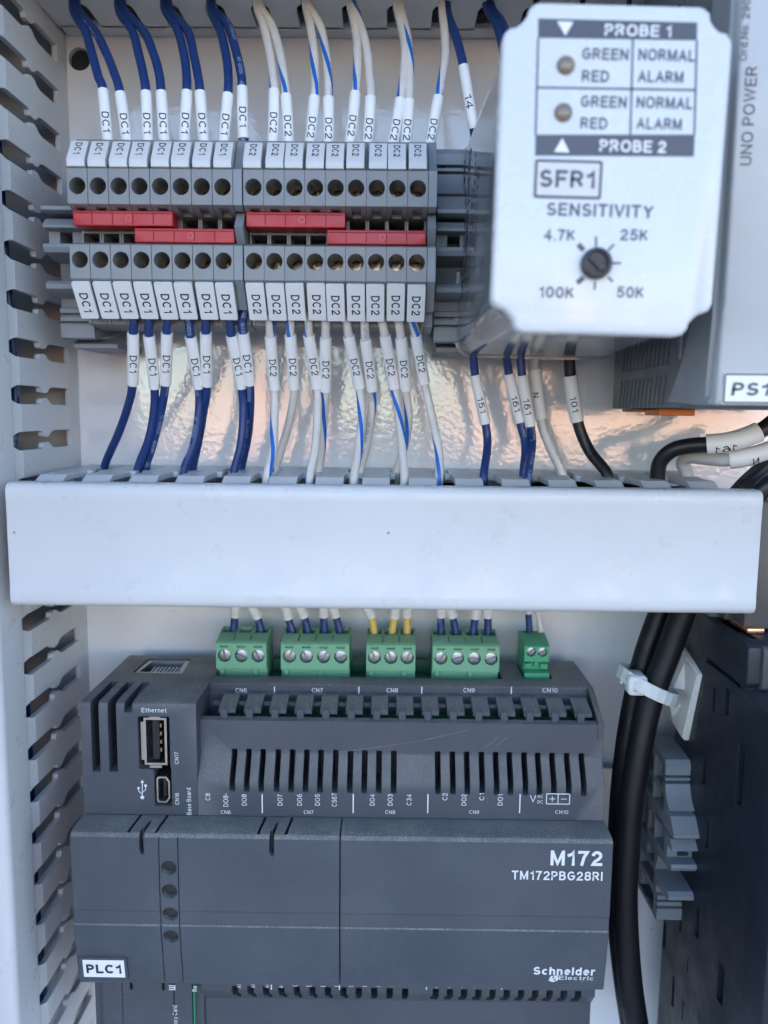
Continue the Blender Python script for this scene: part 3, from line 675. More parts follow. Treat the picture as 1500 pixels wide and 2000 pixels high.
# ------------------------------------------------------------------ end brackets clamped on the rails
def bracket(name_label, x0, zc, w=9.5, low_top=False):
    root = tag(empty('end_bracket', x0 + w / 2, 7, zc), name_label, 'end bracket', 'grey end brackets clamped on the rails')
    prof = [(3, -22), (3, 21), (21, 25.5), (31.0, 24.6), (32.2, 23), (32.2, 20.2), (30.4, 20.0), (30.4, 19.5), (32.2, 19.3), (32.2, 18.5), (30.4, 18.3), (30.4, 17.8), (32.5, 17.6), (33.0, 15.6), (34.5, 13.4), (37.0, 11.4), (35.4, 11.1), (35.4, 10.6), (37.8, 10.2), (41.4, 6.3), (41.4, 5.3), (39.6, 4.9), (24, 5.2), (24, 4.4), (38.6, 3.6), (40.8, 1.6), (40.6, 0.9), (36.8, 0.7), (36.8, -3.0), (40.6, -3.2), (41.0, -4.2), (40.2, -5.4), (30, -6.6), (28, -12.2), (39.0, -12.6), (40.2, -13.6), (40.0, -14.8), (38.6, -15.4), (30, -16), (30, -18.6), (31.4, -18.9), (31.4, -20.2), (29.4, -20.4), (29.4, -20.9), (31.2, -21.1), (31.2, -22.4), (29.6, -22.6), (29.6, -23.0), (31.4, -23.2), (31.2, -27), (29.6, -27.4)]
    if low_top: prof = [(d if z < 7 else min(d, 20 - (z - 7) * 0.5), z) for d, z in prof]
    bm = bmesh.new(); prism_x(bm, [(d, z + zc) for d, z in prof], x0, x0 + w)
    c = bmesh.new(); box(c, x0 + w / 2 - 1.7, x0 + w / 2 + 1.7, 26, 60, zc - 2.75, zc + 0.55)
    c2 = bmesh.new()
    for z0, z1, d0, d1 in ((15.5, 23, 22.5, 30.5), (15.5, 22, 12, 21), (8.5, 14, 22.5, 32), (8.5, 14, 12, 21), (-3.2, 3.4, 20, 24.5), (-3.2, 3.4, 25.5, 34), (-6, 7, 11, 18.5), (-11.5, -7.5, 20, 26.5), (-18, -13, 14, 27), (-26, -20, 16, 28)):
        box(c2, x0 - 1, x0 + 2.6, d0, d1, zc + z0, zc + z1)
    rel(finish(cut(bm, c, c2), 'clamp_body', M_bracket, smooth=30), root)
    bm = bmesh.new(); prism_x(bm, [(0.5 + 2.5, zc - 27), (17, zc - 28), (22, zc - 26.5), (25.5, zc - 28.2), (25.5, zc - 29.4), (3, zc - 29.4)], x0 + 1.2, x0 + w + 4.5)
    rel(finish(bm, 'foot', M_bracket), root)
    return root
bracket('grey end bracket at the left end of the DC1 terminals', -92.9, 46.9, low_top=True)
bracket('grey end bracket between the DC2 terminals and the relay', 11.9, 46.9)
bracket('grey end bracket beside the black cables at lower right', 83.6, -127.0)

# ------------------------------------------------------------------ wires
def wire(name, label, group, px, mat, r=1.2, sleeve=None, sr=1.55, text_s=None, tcap=1.95, twid=5.2, tpos=0.6, pre=None, post=None, flip=False, tang=0.0):
    """px: list of (x, y, d) photo points; sleeve = (i, j) indices of the points where the white sleeve starts and ends"""
    pts = [P(*(lambda q: (q[0], d, q[1]))(at(x, y, d))) for x, y, d in px]
    pre = [P(*p) for p in (pre or [])]; post = [P(*p) for p in (post or [])]
    allp = pre + pts + post
    path = smooth_path(allp, 7)
    o = tube(name, path, r, mat); tag(o, label, 'wire', group)
    if sleeve:
        i0 = (len(pre) + sleeve[0]) * 7; i1 = (len(pre) + sleeve[1]) * 7
        sp = path[i0:i1 + 1]
        s = tube('sleeve', sp, sr, M_sleeve, o, seg=20, inner=r * 0.9)
        if text_s:
            L = [0]
            for a, b in zip(sp, sp[1:]): L.append(L[-1] + (b - a).length)
            fr = frames(sp); tot = L[-1]
            def wrap(u, v, e):
                q = tot * tpos + (-u if flip else u) / 1000; q = min(max(q, 0), tot * .999)
                i = max(k for k in range(len(L) - 1) if L[k] <= q); f = (q - L[i]) / (L[i + 1] - L[i])
                p = sp[i].lerp(sp[i + 1], f); t, sd, n = fr[i]
                # measure the angle from the side that faces the camera
                cdir = (cam.location - p); cdir = (cdir - t * cdir.dot(t)).normalized(); sd2 = t.cross(cdir)
                if sd2.x < 0 and not flip: sd2 = -sd2
                a = (-v if flip else v) / sr + tang
                return p + (cdir * math.cos(a) + sd2 * math.sin(a)) * (sr + 0.035 + e) / 1000
            text(text_s, (0, 0, 0), RIGHT, UP, tcap, M_black_ink, s, width=twid, bold=0.006, wrap=wrap)
    return o
def up_wire(name, label, group, pts, mat, xt, s, r=1.2, bend=None):
    """hangs from the top duct into the top of a terminal; last two photo points are the sleeve ends"""
    n = len(pts); out = []
    for i, (x, y) in enumerate(pts):
        d = 22.5 + (y - 10) / 175 * 12.5 if y < 185 else 35 + (y - 185) / 100 * 2
        out.append((x, y, min(d, 37)))
    x0, z0 = at(out[0][0], out[0][1], out[0][2])
    wire(name, label, group, out, mat, r, (n - 2, n - 1), text_s=s, pre=[(x0 + random.uniform(-1, 1), 17, 127), (x0, 20, 119.5)], post=[(xt, 34, 66.5), (xt, 33.5, 64)], tpos=0.63, twid=5.4, tcap=1.9, sr=1.5)
UPB = [[(143, 18), (166, 60), (181, 110), (192, 150), (201, 177), (212, 284)], [(150, 15), (185, 60), (206, 100), (222, 140), (235, 183), (250, 286)],
       [(232, 18), (258, 60), (272, 110), (281, 150), (285, 181), (290, 286)], [(240, 15), (280, 60), (298, 100), (310, 140), (315, 181), (323, 286)],
       [(322, 15), (345, 55), (358, 100), (364, 140), (365, 180), (361, 286)], [(330, 15), (366, 60), (379, 110), (387, 150), (391, 181), (400, 286)],
       [(412, 15), (430, 60), (442, 110), (446, 150), (445, 185), (438, 286)], [(415, 12), (445, 50), (461, 100), (470, 140), (473, 172), (476, 272)]]
g = 'blue wires hanging from the top duct to the DC1 terminals'
XE1 = XT1[1:] + [-38.9]
for i, p in enumerate(UPB):
    up_wire('blue_wire', 'blue wire with DC1 sleeve above the terminals, %s from the left' % ORD[i], g, p, W_blue, XE1[i], 'DC1')
UPW = [[(502, 10), (515, 50), (526, 100), (532, 140), (535, 177), (531, 286)], [(508, 10), (531, 50), (546, 100), (555, 150), (559, 187), (563, 290)],
       [(597, 5), (606, 50), (613, 100), (615, 150), (614, 190), (603, 292)], [(600, 5), (625, 50), (636, 100), (641, 150), (642, 192), (640, 294)],
       [(684, 5), (693, 50), (698, 100), (697, 150), (694, 182), (681, 292)], [(688, 5), (706, 55), (717, 100), (722, 150), (724, 191), (716, 296)],
       [(775, 10), (786, 60), (791, 100), (788, 150), (782, 195), (762, 296)], [(780, 5), (795, 70), (800, 120), (800, 160), (799, 197), (791, 296)],
       [(864, 10), (868, 60), (870, 100), (866, 140), (856, 190), (835, 298)]]
g = 'blue striped white wires hanging from the top duct to the DC2 terminals'
for i, p in enumerate(UPW):
    up_wire('striped_wire', 'white wire with blue stripe and DC2 sleeve above the terminals, %s from the left' % ORD[i], g, p, W_white, XT2[i], 'DC2')
wire('blue_wire', 'blue wire with sleeve reading 14 left of the white relay', None, [(873, 20, 23), (890, 70, 27), (901, 110, 30), (905, 130, 31), (919, 215, 33), (925, 250, 33), (930, 290, 30)], W_blue, 1.2, (3, 5), text_s='14', twid=3.8, tpos=0.62, pre=[(14, 18, 127), (15, 20, 119)], sr=1.5)
for (xa, xb, w_) in ((950, 985, 'left'), (958, 999, 'right')):
    wire('blue_wire', 'blue wire dropping behind the top corner of the relay, %s one of two' % w_, None, [(xa, 8, 22), ((xa + xb) / 2 + 4, 50, 27), (xb, 110, 30), (xb + 15, 190, 30), (xb + 22, 260, 28)], W_blue, 1.2, pre=[(25, 18, 127)])
# lower wires: from under the terminals into the middle duct
def low_wire(name, label, group, pts, mat, s, xt, r=1.22, twid=5.3, sr=1.62, tpos=0.55, tcap=2.0):
    out = []; xe, de = at_z(pts[-1][0], pts[-1][1], -17.0); de = min(max(de, 9), 40)
    for x, y in pts:
        if y < 665: d = 39.6 - (y - 622) / 43 * 2.6
        elif y <= 770: d = 37 - (y - 665) / 105 * 8.5
        else: d = 28 + (y - 770) / (pts[-1][1] - 770) * (de - 28)
        out.append((x, y, d))
    xe, ze = at(out[-1][0], out[-1][1], de)
    i = [k for k, p in enumerate(pts) if 640 < p[1] < 740][0]
    wire(name, label, group, out, mat, r, (i, i + 1), sr=sr, text_s=s, pre=[(xt, 39.4, 31), (xt, 39.5, 28.5)] if xt is not None else None, post=[(xe - 0.3, de, ze - 5), (xe, de - 1, -30)], tpos=tpos, twid=twid, tcap=tcap)
LOB = [[(259, 622), (260, 650), (259, 750), (248, 800), (230, 850), (205, 908)], [(289, 622), (291, 655), (302, 757), (300, 810), (290, 860), (270, 913)],
       [(325, 622), (326, 650), (323, 750), (313, 810), (298, 870), (285, 912)], [(366, 622), (372, 657), (388, 757), (388, 810), (378, 870), (360, 916)],
       [(401, 622), (402, 650), (404, 752), (398, 800), (388, 860), (377, 912)], [(446, 622), (452, 655), (472, 757), (475, 810), (470, 870), (458, 917)],
       [(473, 622), (475, 650), (488, 750), (488, 810), (483, 860), (472, 912)]]
g = 'blue wires running down from the DC1 terminals into the middle duct'
for i, p in enumerate(LOB):
    low_wire('blue_wire', 'blue wire with DC1 sleeve below the terminals, %s from the left' % ORD[i], g, p, W_blue, 'DC1', (XT1[1:] + [None])[i] if i < 6 else -38.9)
LOW_ = [[(526, 625), (528, 657), (536, 760), (536, 820), (533, 880), (522, 926)], [(566, 625), (567, 655), (574, 758), (566, 820), (549, 880), (538, 914)],
        [(601, 625), (603, 655), (619, 758), (620, 820), (615, 880), (605, 928)], [(635, 625), (636, 660), (636, 763), (632, 820), (628, 880), (623, 916)],
        [(676, 625), (681, 657), (702, 758), (706, 820), (700, 880), (692, 930)], [(711, 625), (714, 663), (727, 762), (724, 820), (714, 880), (703, 918)],
        [(745, 625), (752, 657), (770, 758), (780, 820), (786, 880), (790, 932)], [(778, 625), (783, 660), (793, 761), (798, 820), (790, 870), (776, 918)],
        [(806, 625), (812, 655), (829, 748), (845, 820), (857, 880), (858, 926)]]
g = 'blue striped white wires running down from the DC2 terminals into the middle duct'
for i, p in enumerate(LOW_):
    low_wire('striped_wire', 'white wire with blue stripe and DC2 sleeve below the terminals, %s from the left' % ORD[i], g, p, W_white, 'DC2', XT2[i])
for nm, lb, pts, m, s, r, tw, sr in (
    ('blue_wire', 'blue wire with sleeve reading 151 under the relay', [(918, 650), (924, 690), (928, 732), (948, 828), (952, 870), (945, 925)], W_blue, '151', 1.22, 4.6, 1.6),
    ('blue_wire', 'blue wire with half hidden 161 sleeve under the relay, left of its twin', [(984, 650), (989, 690), (994, 730), (1016, 825), (1026, 870), (1022, 925)], W_blue, '161', 1.22, 4.6, 1.6),
    ('blue_wire', 'blue wire with 161 sleeve in front, touching the N wire', [(1011, 650), (1016, 690), (1020, 733), (1036, 832), (1039, 870), (1031, 928)], W_blue, '161', 1.22, 4.6, 1.6),
    ('white_wire', 'plain white wire with sleeve reading N under the relay', [(1044, 640), (1045, 690), (1044, 720), (1056, 818), (1073, 870), (1097, 922)], W_grey, 'N', 1.4, 1.4, 2.0),
    ('black_wire', 'black wire with sleeve reading 101 under the relay', [(1111, 640), (1112, 690), (1114, 733), (1128, 823), (1151, 880), (1186, 926)], W_black, '101', 1.65, 4.6, 2.05)):
    k = {'N': -0.2, '161': 0}.get(s, 0)
    dd = {'N': 24, '101': 26}.get(s, 27)
    xe, de = at_z(pts[-1][0], pts[-1][1], -17.0)
    ds = [dd + 3, dd + 2, dd + (1.6 if 'front' in lb else 0), dd - 2 + (1.6 if 'front' in lb else 0), dd - 1, min(max(de, 9), 40)]
    ze = at(pts[-1][0], pts[-1][1], ds[-1])
    wire(nm, lb, None, [(x, y, d) for (x, y), d in zip(pts, ds)], m, r, (2, 3), sr=sr, text_s=s, twid=tw, tcap=1.75, tpos=0.6 if s != 'N' else 0.5, post=[(ze[0], ds[-1], ze[1] - 5), (ze[0], ds[-1] - 1, -30)], tang=k)
# thick wires at the right that bend out of the middle duct
wire('black_wire', 'thick black wire bending out of the duct, its sleeve number upside down', None, [(1284, 935, 33), (1289, 903, 34), (1312, 880, 36), (1345, 871, 38), (1380, 868, 40), (1430, 862, 42), (1482, 843, 43), (1520, 815, 43), (1570, 770, 42)], W_black, 2.15, (4, 6), sr=2.75, text_s='161', twid=5.0, tcap=2.2, tpos=0.34, pre=[(76, 32, -32), (76.6, 32, -24)], flip=True, tang=0.75)
wire('white_wire', 'thick white wire bending out of the duct beside the black one, sleeve reading N', None, [(1342, 930, 24), (1333, 903, 25), (1350, 893, 28), (1385, 896, 33), (1425, 898, 37), (1470, 890, 38), (1530, 870, 38), (1580, 850, 38)], W_grey, 1.9, (4, 6), sr=2.6, text_s='N', twid=1.6, tcap=2.2, tpos=0.4, pre=[(89, 24, -32), (88, 24, -24)], flip=True, tang=0.75)
wire('black_wire', 'short thick black wire slanting out at the right end of the duct cover', None, [(1420, 985, 40), (1455, 945, 40), (1500, 905, 38), (1560, 850, 36)], W_black, 2.2)
# loops of black wire behind the right end of the duct
for k, (ya, yb) in enumerate(((935, 1010), (1000, 1075))):
    wire('black_wire', 'black wire loop at the right picture edge, %s of two' % ('upper', 'lower')[k], None, [(1460, ya + 60, 48), (1490, ya + 20, 50), (1530, ya, 50), (1590, ya + 10, 46)], W_black, 2.4)
wire('white_wire', 'white wire crossing between black loops at the right picture edge', None, [(1440, 1060, 44), (1500, 1040, 45), (1580, 1020, 45)], W_grey, 1.8)
# wires bunched inside the left duct
for k in range(9):
    x = -131 + k * 3.3; d = 20 + 20 * random.random() + k * 1.2
    pts = [P(x + random.uniform(-2, 2), max(6, min(42, d + random.uniform(-4, 4))), z) for z in (190, 140, 90, 40, 0, -40, -90, -140, -190, -260)]
    o = tube('duct_wire', smooth_path(pts, 5), 1.25, W_blue if k != 5 else W_grey); tag(o, ('blue' if k != 5 else 'white') + ' wire bundled inside the left duct, seen through its slots', 'wire', 'wires bundled inside the left duct')
for nm, zr, x0_, x1_, place in (('middle', (-24.5, -44), -92, 92, 'middle duct'), ('top', (119.5, 138), -95, 120, 'top duct')):
    for k in range(14):
        d = 8 + (k % 5) * 8.5; z = zr[0] + (zr[1] - zr[0]) * ((k // 5) / 2.4)
        pts = [P(x0_ + (x1_ - x0_) * i / 9, d + random.uniform(-2.5, 2.5), z + random.uniform(-1.6, 1.6)) for i in range(10)]
        o = tube('duct_wire', smooth_path(pts, 4), 1.9, W_blue if k % 3 else W_black, seg=10)
        tag(o, ('blue' if k % 3 else 'black') + ' wire lying along the inside of the %s, seen through its slots' % place, 'wire', 'wires lying inside the %s' % place)
cab = tube('duct_cable', smooth_path([P(-112, 34, 24), P(-111, 36, 20), P(-110, 37, 17.5), P(-111, 36, 15), P(-112, 33, 11)], 6), 3.6, M_jacket); tag(cab, 'shiny black cable end seen in a slot of the left duct', 'cable')

# ------------------------------------------------------------------ programmable controller
plc = tag(empty('controller', -12, 0, -134), 'charcoal programmable controller with green plugs on top, labelled PLC1', 'controller')
def part(bm, name, mat, parent=plc, smooth=35): return rel(finish(bm, name, mat, None, smooth), plc) if parent is plc else finish(bm, name, mat, parent, smooth)
X0, X1, XB = -84.0, 60.5, -52.2
def sub(o, par):                                   # sub-part of a part of the controller
    o.parent = par; return o
TOP = -79.6
main = [(8, TOP), (32.5, TOP), (33.2, TOP - 0.4), (33.2, -82.3), (34, -82.6), (34, -90), (43.5, -90), (43.5, -85.6), (46, -85.9), (46, -95.8), (50, -101.6), (50, -165.2), (46, -170.5), (46, -190), (8, -190)]
bm = bmesh.new(); prism_x(bm, main, XB + 0.02, X1)
main2_gap = -54.6
c = bmesh.new()
slots = [456, 484, 512, 542, 570, 598, 626, 655, 684, 712, 740, 769, 855, 884, 912, 941, 969, 996, 1025, 1052, 1080, 1109, 1138]
for px in slots:
    x = at(px, 1508, 48)[0]; prism_d(c, rrect(x - 0.78, x + 0.78, -104.9, -94.2, 0.3, 2), 38, 60)
c2 = bmesh.new()
for x in [-42.6 + 4.44 * i for i in range(12)] + [15 + 4.07 * i for i in range(11)]:
    prism_d(c2, rrect(x - 0.9, x + 0.9, -168.3, -163.6, 0.2, 1), 40, 60); prism_d(c2, rrect(x - 0.9 + (1 if x < -8 else -.6 if x > 14 else 0), x + 0.3 + (1 if x < -8 else 0.3), -169.6, -167.0, 0.2, 1), 40, 60)
c3 = bmesh.new(); box(c3, -52.0, 34.9, 4, 26.6, -84, -70); box(c3, 41.4, 50.2, 4, 26.0, -84, -70)
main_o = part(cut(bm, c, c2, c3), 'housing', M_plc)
bm = bmesh.new(); box(bm, X0 + 1.5, X1 - 1, 37.2, 37.9, -170, -92); part(bm, 'vent_backing', M_dark)
bm = bmesh.new(); box(bm, -50, 59, 9, 37, -88.6, -87.4); box(bm, -50, 59, 34.2, 43.3, -89.5, -88.2); part(bm, 'circuit_board', M_pcb)
# side cheek closing the grille at the right
bm = bmesh.new(); prism_x(bm, [(33, TOP), (33.4, TOP), (46.2, -85.2), (46.2, -90), (33, -90)], X1 - 1.6, X1 + 0.03); part(bm, 'side_cheek', M_plc)
# grille fins
fin = None
for i in range(15):
    x = -47.4 + 7.17 * i
    if fin is None:
        bm = bmesh.new(); prism_x(bm, [(36.2, -81.6), (43.9, -83.4), (43.9, -84.6), (36.2, -82.8)], 0, 4.8); box(bm, 0.6, 2.6, 33.0, 44.5, -86.2, -83.2); box(bm, -2.3, 0.0, 38.6, 39.6, -84.0, -83.0)
        fin = part(bm, 'grille_fin', M_plc); base = fin.location.copy()
    else: fin2 = share(fin, 'grille_fin', plc); fin2.location = base
    (fin if i == 0 else fin2).location = base + P(x, 0, 0)
# left end block with ethernet and usb ports
bm = bmesh.new()
blk = [(8, TOP + 0.1), (48.6, TOP + 0.1), (49.6, TOP - 0.3), (50.05, TOP - 1.3), (50.05, -112.0), (47, -112.2), (47, -190), (8, -190)]
prism_x(bm, blk, X0, XB)
c = bmesh.new()
for xa, xb in ((-81.2, -79.0), (-76.5, -74.2)): prism_x(c, [(33.5, -60), (33.5, -92), (40, -99.6), (70, -99.6), (70, -60)], xa, xb)
prism_x(c, [(33.5, -60), (33.5, -80.6), (44, -82.4), (70, -82.4), (70, -60)], -71.9, -69.7)
c2 = bmesh.new(); prism_d(c2, rrect(-68.3, -59.6, -98.7, -83.5, 0.4, 2), 34, 70)
c3 = bmesh.new(); prism_d(c3, rrect(-64.2, -59.4, -109.5, -98.0, 0.4, 2), 34.5, 70)
c4 = bmesh.new(); prism_z(c4, [(-77.6, 25.2), (-76.8, 11.2), (-63.2, 11.2), (-62.4, 25.2)], -95, -60)
block = part(cut(bm, c, c2, c3, c4), 'port_housing', M_plc)
bm = bmesh.new(); box(bm, X0 + 1, -69, 32.6, 33.4, -101, -80.6); part(bm, 'vent_backing', M_dark)
# ethernet socket
eth = part((lambda b: (prism_z(b, [(-77.3, 25), (-76.6, 11.4), (-63.4, 11.4), (-62.7, 25)], -90, -79.9), b)[1])(bmesh.new()), 'ethernet_socket', M_shell)
b_ = bmesh.new(); b_.from_mesh(eth.data)
cc = bmesh.new(); prism_z(cc, [(-76.2, 23.2), (-75.2, 12.4), (-64.8, 12.4), (-63.8, 23.2)], -88, -70)
b_ = cut(b_, cc); b_.to_mesh(eth.data); b_.free()
bm = bmesh.new(); box(bm, -76.3, -63.7, 12, 23.4, -88.2, -87.9); sub(finish(bm, 'socket_floor', M_dark), eth)
bm = bmesh.new()
for i in range(8): box(bm, -73.9 + i * 1.16, -73.35 + i * 1.16, 14.4, 21.4, -81.6, -81.1)
sub(finish(bm, 'contact_pins', M_shell), eth)
bm = bmesh.new(); box(bm, -76.2, -73.2, 20.6, 22.9, -83, -81.4); box(bm, -66.4, -63.9, 20.6, 22.9, -83, -81.4); sub(finish(bm, 'latch_step', M_knob), eth)
# usb socket (type A, on end)
usb = part((lambda b: (box(b, -66.9, -60.6, 36, 49.4, -97.7, -84.1), b)[1])(bmesh.new()), 'usb_socket', M_shell)
b_ = bmesh.new(); b_.from_mesh(usb.data); cc = bmesh.new(); box(cc, -66.3, -61.2, 38, 60, -97.1, -84.7); b_ = cut(b_, cc); b_.to_mesh(usb.data); b_.free()
bm = bmesh.new(); box(bm, -64.9, -63.0, 38, 48.0, -96.6, -85.2); sub(finish(bm, 'tongue', M_knob), usb)
bm = bmesh.new()
for i in range(4): box(bm, -62.98, -62.5, 40, 47.6, -94.6 + i * 2.35, -93.5 + i * 2.35)
sub(finish(bm, 'contacts', M_gold), usb)
bm = bmesh.new(); box(bm, -67.9, -66.95, 40, 48.9, -96.5, -85.5); box(bm, -65.4, -62.0, 47.9, 49.9, -98.3, -97.75); box(bm, -65.2, -62.2, 47.9, 49.9, -84.05, -83.6); sub(finish(bm, 'spring_tabs', M_shell), usb)
# mini usb
mp = [(-63.4, -101.0), (-60.4, -101.0), (-59.9, -101.6), (-59.9, -108.0), (-60.4, -108.6), (-63.4, -108.6), (-63.9, -107.9), (-62.9, -106.6), (-62.9, -103.2), (-63.9, -101.8)]
mp = [(-63.3, -101.0), (-60.9, -101.0), (-60.0, -102.3), (-60.0, -107.3), (-60.9, -108.6), (-63.3, -108.6), (-63.7, -108.0), (-63.7, -101.6)]
bm = bmesh.new(); prism_d(bm, mp, 36, 49.6); cc = bmesh.new(); cx_, cz_ = -61.9, -104.8
prism_d(cc, [(cx_ + (x - cx_) * 0.76, cz_ + (z - cz_) * 0.87) for x, z in mp], 38, 60)
mini = part(cut(bm, cc), 'mini_usb_socket', M_shell)
bm = bmesh.new(); box(bm, -62.1, -61.5, 38, 48.6, -107.4, -102.2); sub(finish(bm, 'tongue', M_knob), mini)
bm = bmesh.new()
for i in range(5): box(bm, -61.48, -61.3, 40, 48.4, -106.9 + i * 1.0, -106.4 + i * 1.0)
sub(finish(bm, 'contacts', M_gold), mini)
# front flaps
def flap(x0, x1, name):
    prof = [(50.3, -111.9), (57.8, -112.0), (59.2, -112.3), (59.9, -113.2), (59.9, -134.2), (59.6, -134.4), (59.6, -138.3), (59.95, -138.6), (57.5, -156.8), (56.9, -157.7), (52, -157.7), (50.3, -157)]
    b = bmesh.new(); prism_x(b, prof, x0, x1); return b
bm = flap(X0 - 0.1, -12.15, 'f')
c = bmesh.new()
for x in (-65.2, -30.4):
    prism_d(c, [(x - 0.45, -117.2), (x + 0.55, -117.2), (x + 0.55, -100), (x - 0.45, -100)], 57.2, 70)
    for xa, xb, w in ((x - 3.9, x - 2.3, .7), (x + 3.5, x + 5.2, .7)): prism_z(c, [(xa, 59.0), (xa + w, 59.0), (xb + w, 40), (xb, 40)], -118, -100)
    prism_z(c, [(x - 0.2, 60), (x + .7, 60), (x + 1.2, 53.5), (x + .5, 53.5)], -118, -100)
c2 = bmesh.new()
for z in (-121.8, -128.5, -135.2, -141.9):
    prism_d(c2, circle(-57.9, z, 2.05, 32), 57.9 if z > -140 else 57.6, 70)
c3 = bmesh.new(); box(c3, -60.55, -60.35, 59.2 - 2, 70, -158, -113); box(c3, -55.45, -55.25, 59.2 - 2, 70, -158, -113); 
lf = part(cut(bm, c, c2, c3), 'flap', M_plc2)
for z in (-121.8, -128.5, -135.2, -141.9):
    bm = bmesh.new(); prism_d(bm, circle(-57.9, z, 2.0, 28), 56.5, 58.05 if z > -140 else 57.75); finish(bm, 'dimple_shade_disc', M_dimple_shade, lf)  # dark disc added on each dimple floor in place of its shade
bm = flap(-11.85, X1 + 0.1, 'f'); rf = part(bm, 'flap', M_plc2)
# lower cover panels and memory card door under the flaps
bm = bmesh.new(); box(bm, -81.3, -75.6, 40, 48.6, -190, -157); box(bm, -75.4, -60.6, 40, 48.8, -190, -157); box(bm, -60.3, -55.2, 40, 49.0, -190, -157)
c = bmesh.new(); box(c, -73.2, -72.4, 45, 60, -166.2, -150); box(c, -63.9, -63.1, 45, 60, -166.2, -150)
part(cut(bm, c), 'memory_card_door', M_plc)
bm = bmesh.new(); box(bm, -54.95, -54.65, 38, 48.6, -190, -160); part(bm, 'circuit_board_edge', M_green2)
bm = bmesh.new(); prism_z(bm, rrect(X1, X1 + 2.3, 9, 30, 1.0), -190, -84); c = bmesh.new(); box(c, X1 - 1, X1 + 4, 14, 26, -106, -97); part(cut(bm, c), 'side_rail_clip', M_bracket)
# printing on the controller
def ptext(s, px, py, d, cap, parent, vert=False, bold=0.002, mat=M_white_ink, **k):
    x, z = at(px, py, d); o = plc.location
    t = text(s, (x, d, z), UP if vert else RIGHT, LEFT if vert else UP, cap, mat, None, bold=bold, **k)
    t.location = t.location - o if parent in (lf, rf, main_o, block) else t.location
    t.parent = parent
    t.location = (0, 0, 0)
    return t
ptext('Ethernet', 301, 1387, 50.1, 1.25, block, width=6.9); ptext('CN17', 345, 1480, 50.1, 1.1, block, True, width=3.5); ptext('CN16', 346, 1560, 50.1, 1.1, block, True, width=3.4); ptext('Base Board', 369, 1565, 50.1, 1.25, block, True, width=7.9)
for s, px in (('C8', 406), ('DO8-', 441), ('DO8', 477), ('DO7', 547), ('DO6', 585), ('DO5', 620), ('C567', 653), ('DO4', 727), ('DO3', 762), ('C34', 799), ('C2', 869), ('DO2', 906), ('C1', 941), ('DO1', 977)):
    ptext(s, px, 1562 if len(s) > 2 else 1556, 50.05, 1.35, main_o, True, width={2: 2.1, 3: 3.3, 4: 4.0}[len(s)])
for s, px in (('CN6', 441), ('CN7', 603), ('CN8', 762), ('CN9', 926), ('CN10', 1097)): ptext(s, px, 1586, 50.05, 1.05, main_o, width=2.75 if len(s) == 3 else 3.6)
for s, px in (('CN6', 471), ('CN7', 620), ('CN8', 766), ('CN9', 916), ('CN10', 1074)): ptext(s, px, 1348, 33.25, 1.3, main_o, width=3.3 if len(s) == 3 else 4.4)
bm = bmesh.new()
def bar(px, y0, y1, d, w=0.32):
    x, za = at(px, y0, d); _, zb = at(px, y1, d); v = [bm.verts.new(P(a, d, b)) for a, b in ((x - w / 2, zb), (x + w / 2, zb), (x + w / 2, za), (x - w / 2, za))]; bm.faces.new(v)
for px in (512, 690, 836, 1016): bar(px, 1551, 1588, 50.1)
for px in (536, 701, 824, 999): bar(px, 1341, 1355, 33.3)
def line(p, q, w, d):
    a = Vector(p); b_ = Vector(q); t = (b_ - a).normalized(); nn = Vector((-t.y, t.x)) * w / 2
    bm.faces.new([bm.verts.new(P(k.x, d, k.y)) for k in (a - nn, b_ - nn, b_ + nn, a + nn)])
def rect_line(x0, x1, z0, z1, w, d):
    for p, q in (((x0, z0), (x1, z0)), ((x0, z1), (x1, z1)), ((x0, z0), (x0, z1)), ((x1, z0), (x1, z1))): line(p, q, w, d)
xa, za = at(1067, 1570, 50.1); xb, zb = at(1113, 1551, 50.1); rect_line(xa, xb, za, zb, 0.25, 50.1); line(((xa + xb) / 2, za), ((xa + xb) / 2, zb), 0.22, 50.11)
xm = (xa * 3 + xb) / 4; zm = (za + zb) / 2; line((xm - 0.8, zm), (xm + 0.8, zm), 0.2, 50.12); line((xm, zm - 0.8), (xm, zm + 0.8), 0.2, 50.12); xm = (xa + xb * 3) / 4; line((xm - 0.8, zm), (xm + 0.8, zm), 0.2, 50.12)
mk_o = tag(finish(bm, 'printed_lines', M_white_ink, main_o, smooth=None), kind='stuff')
ptext('V', 1041, 1560, 50.1, 2.0, main_o, bold=0.0, width=1.7); ptext('AC', 1055, 1555, 50.1, 0.9, main_o, width=1.5); ptext('DC', 1055, 1566, 50.1, 0.9, main_o, width=1.5)
# usb trident
bm = bmesh.new(); ux, uz0 = at(278, 1556, 50.15); _, uz1 = at(280, 1527, 50.15); D_ = 50.15
line((ux, uz0), (ux + .1, uz1), 0.22, D_); line((ux, uz0 + 1.2), (ux + 1.0, uz0 + 2.1), 0.2, D_); line((ux + 1.0, uz0 + 2.1), (ux + 1.0, uz0 + 2.9), 0.2, D_); line((ux, uz0 + .7), (ux - 1.0, uz0 + 1.7), 0.2, D_); line((ux - 1, uz0 + 1.7), (ux - 1, uz0 + 2.2), 0.2, D_)
bm.faces.new([bm.verts.new(P(x, D_ + .01, z)) for x, z in circle(ux, uz0 - 0.2, 0.55, 14)]); bm.faces.new([bm.verts.new(P(x, D_ + .01, z)) for x, z in circle(ux - 1, uz0 + 2.5, 0.36, 12)]); bm.faces.new([bm.verts.new(P(x, D_ + .01, z)) for x, z in rrect(ux + .65, ux + 1.35, uz0 + 2.9, uz0 + 3.6, .05, 1)])
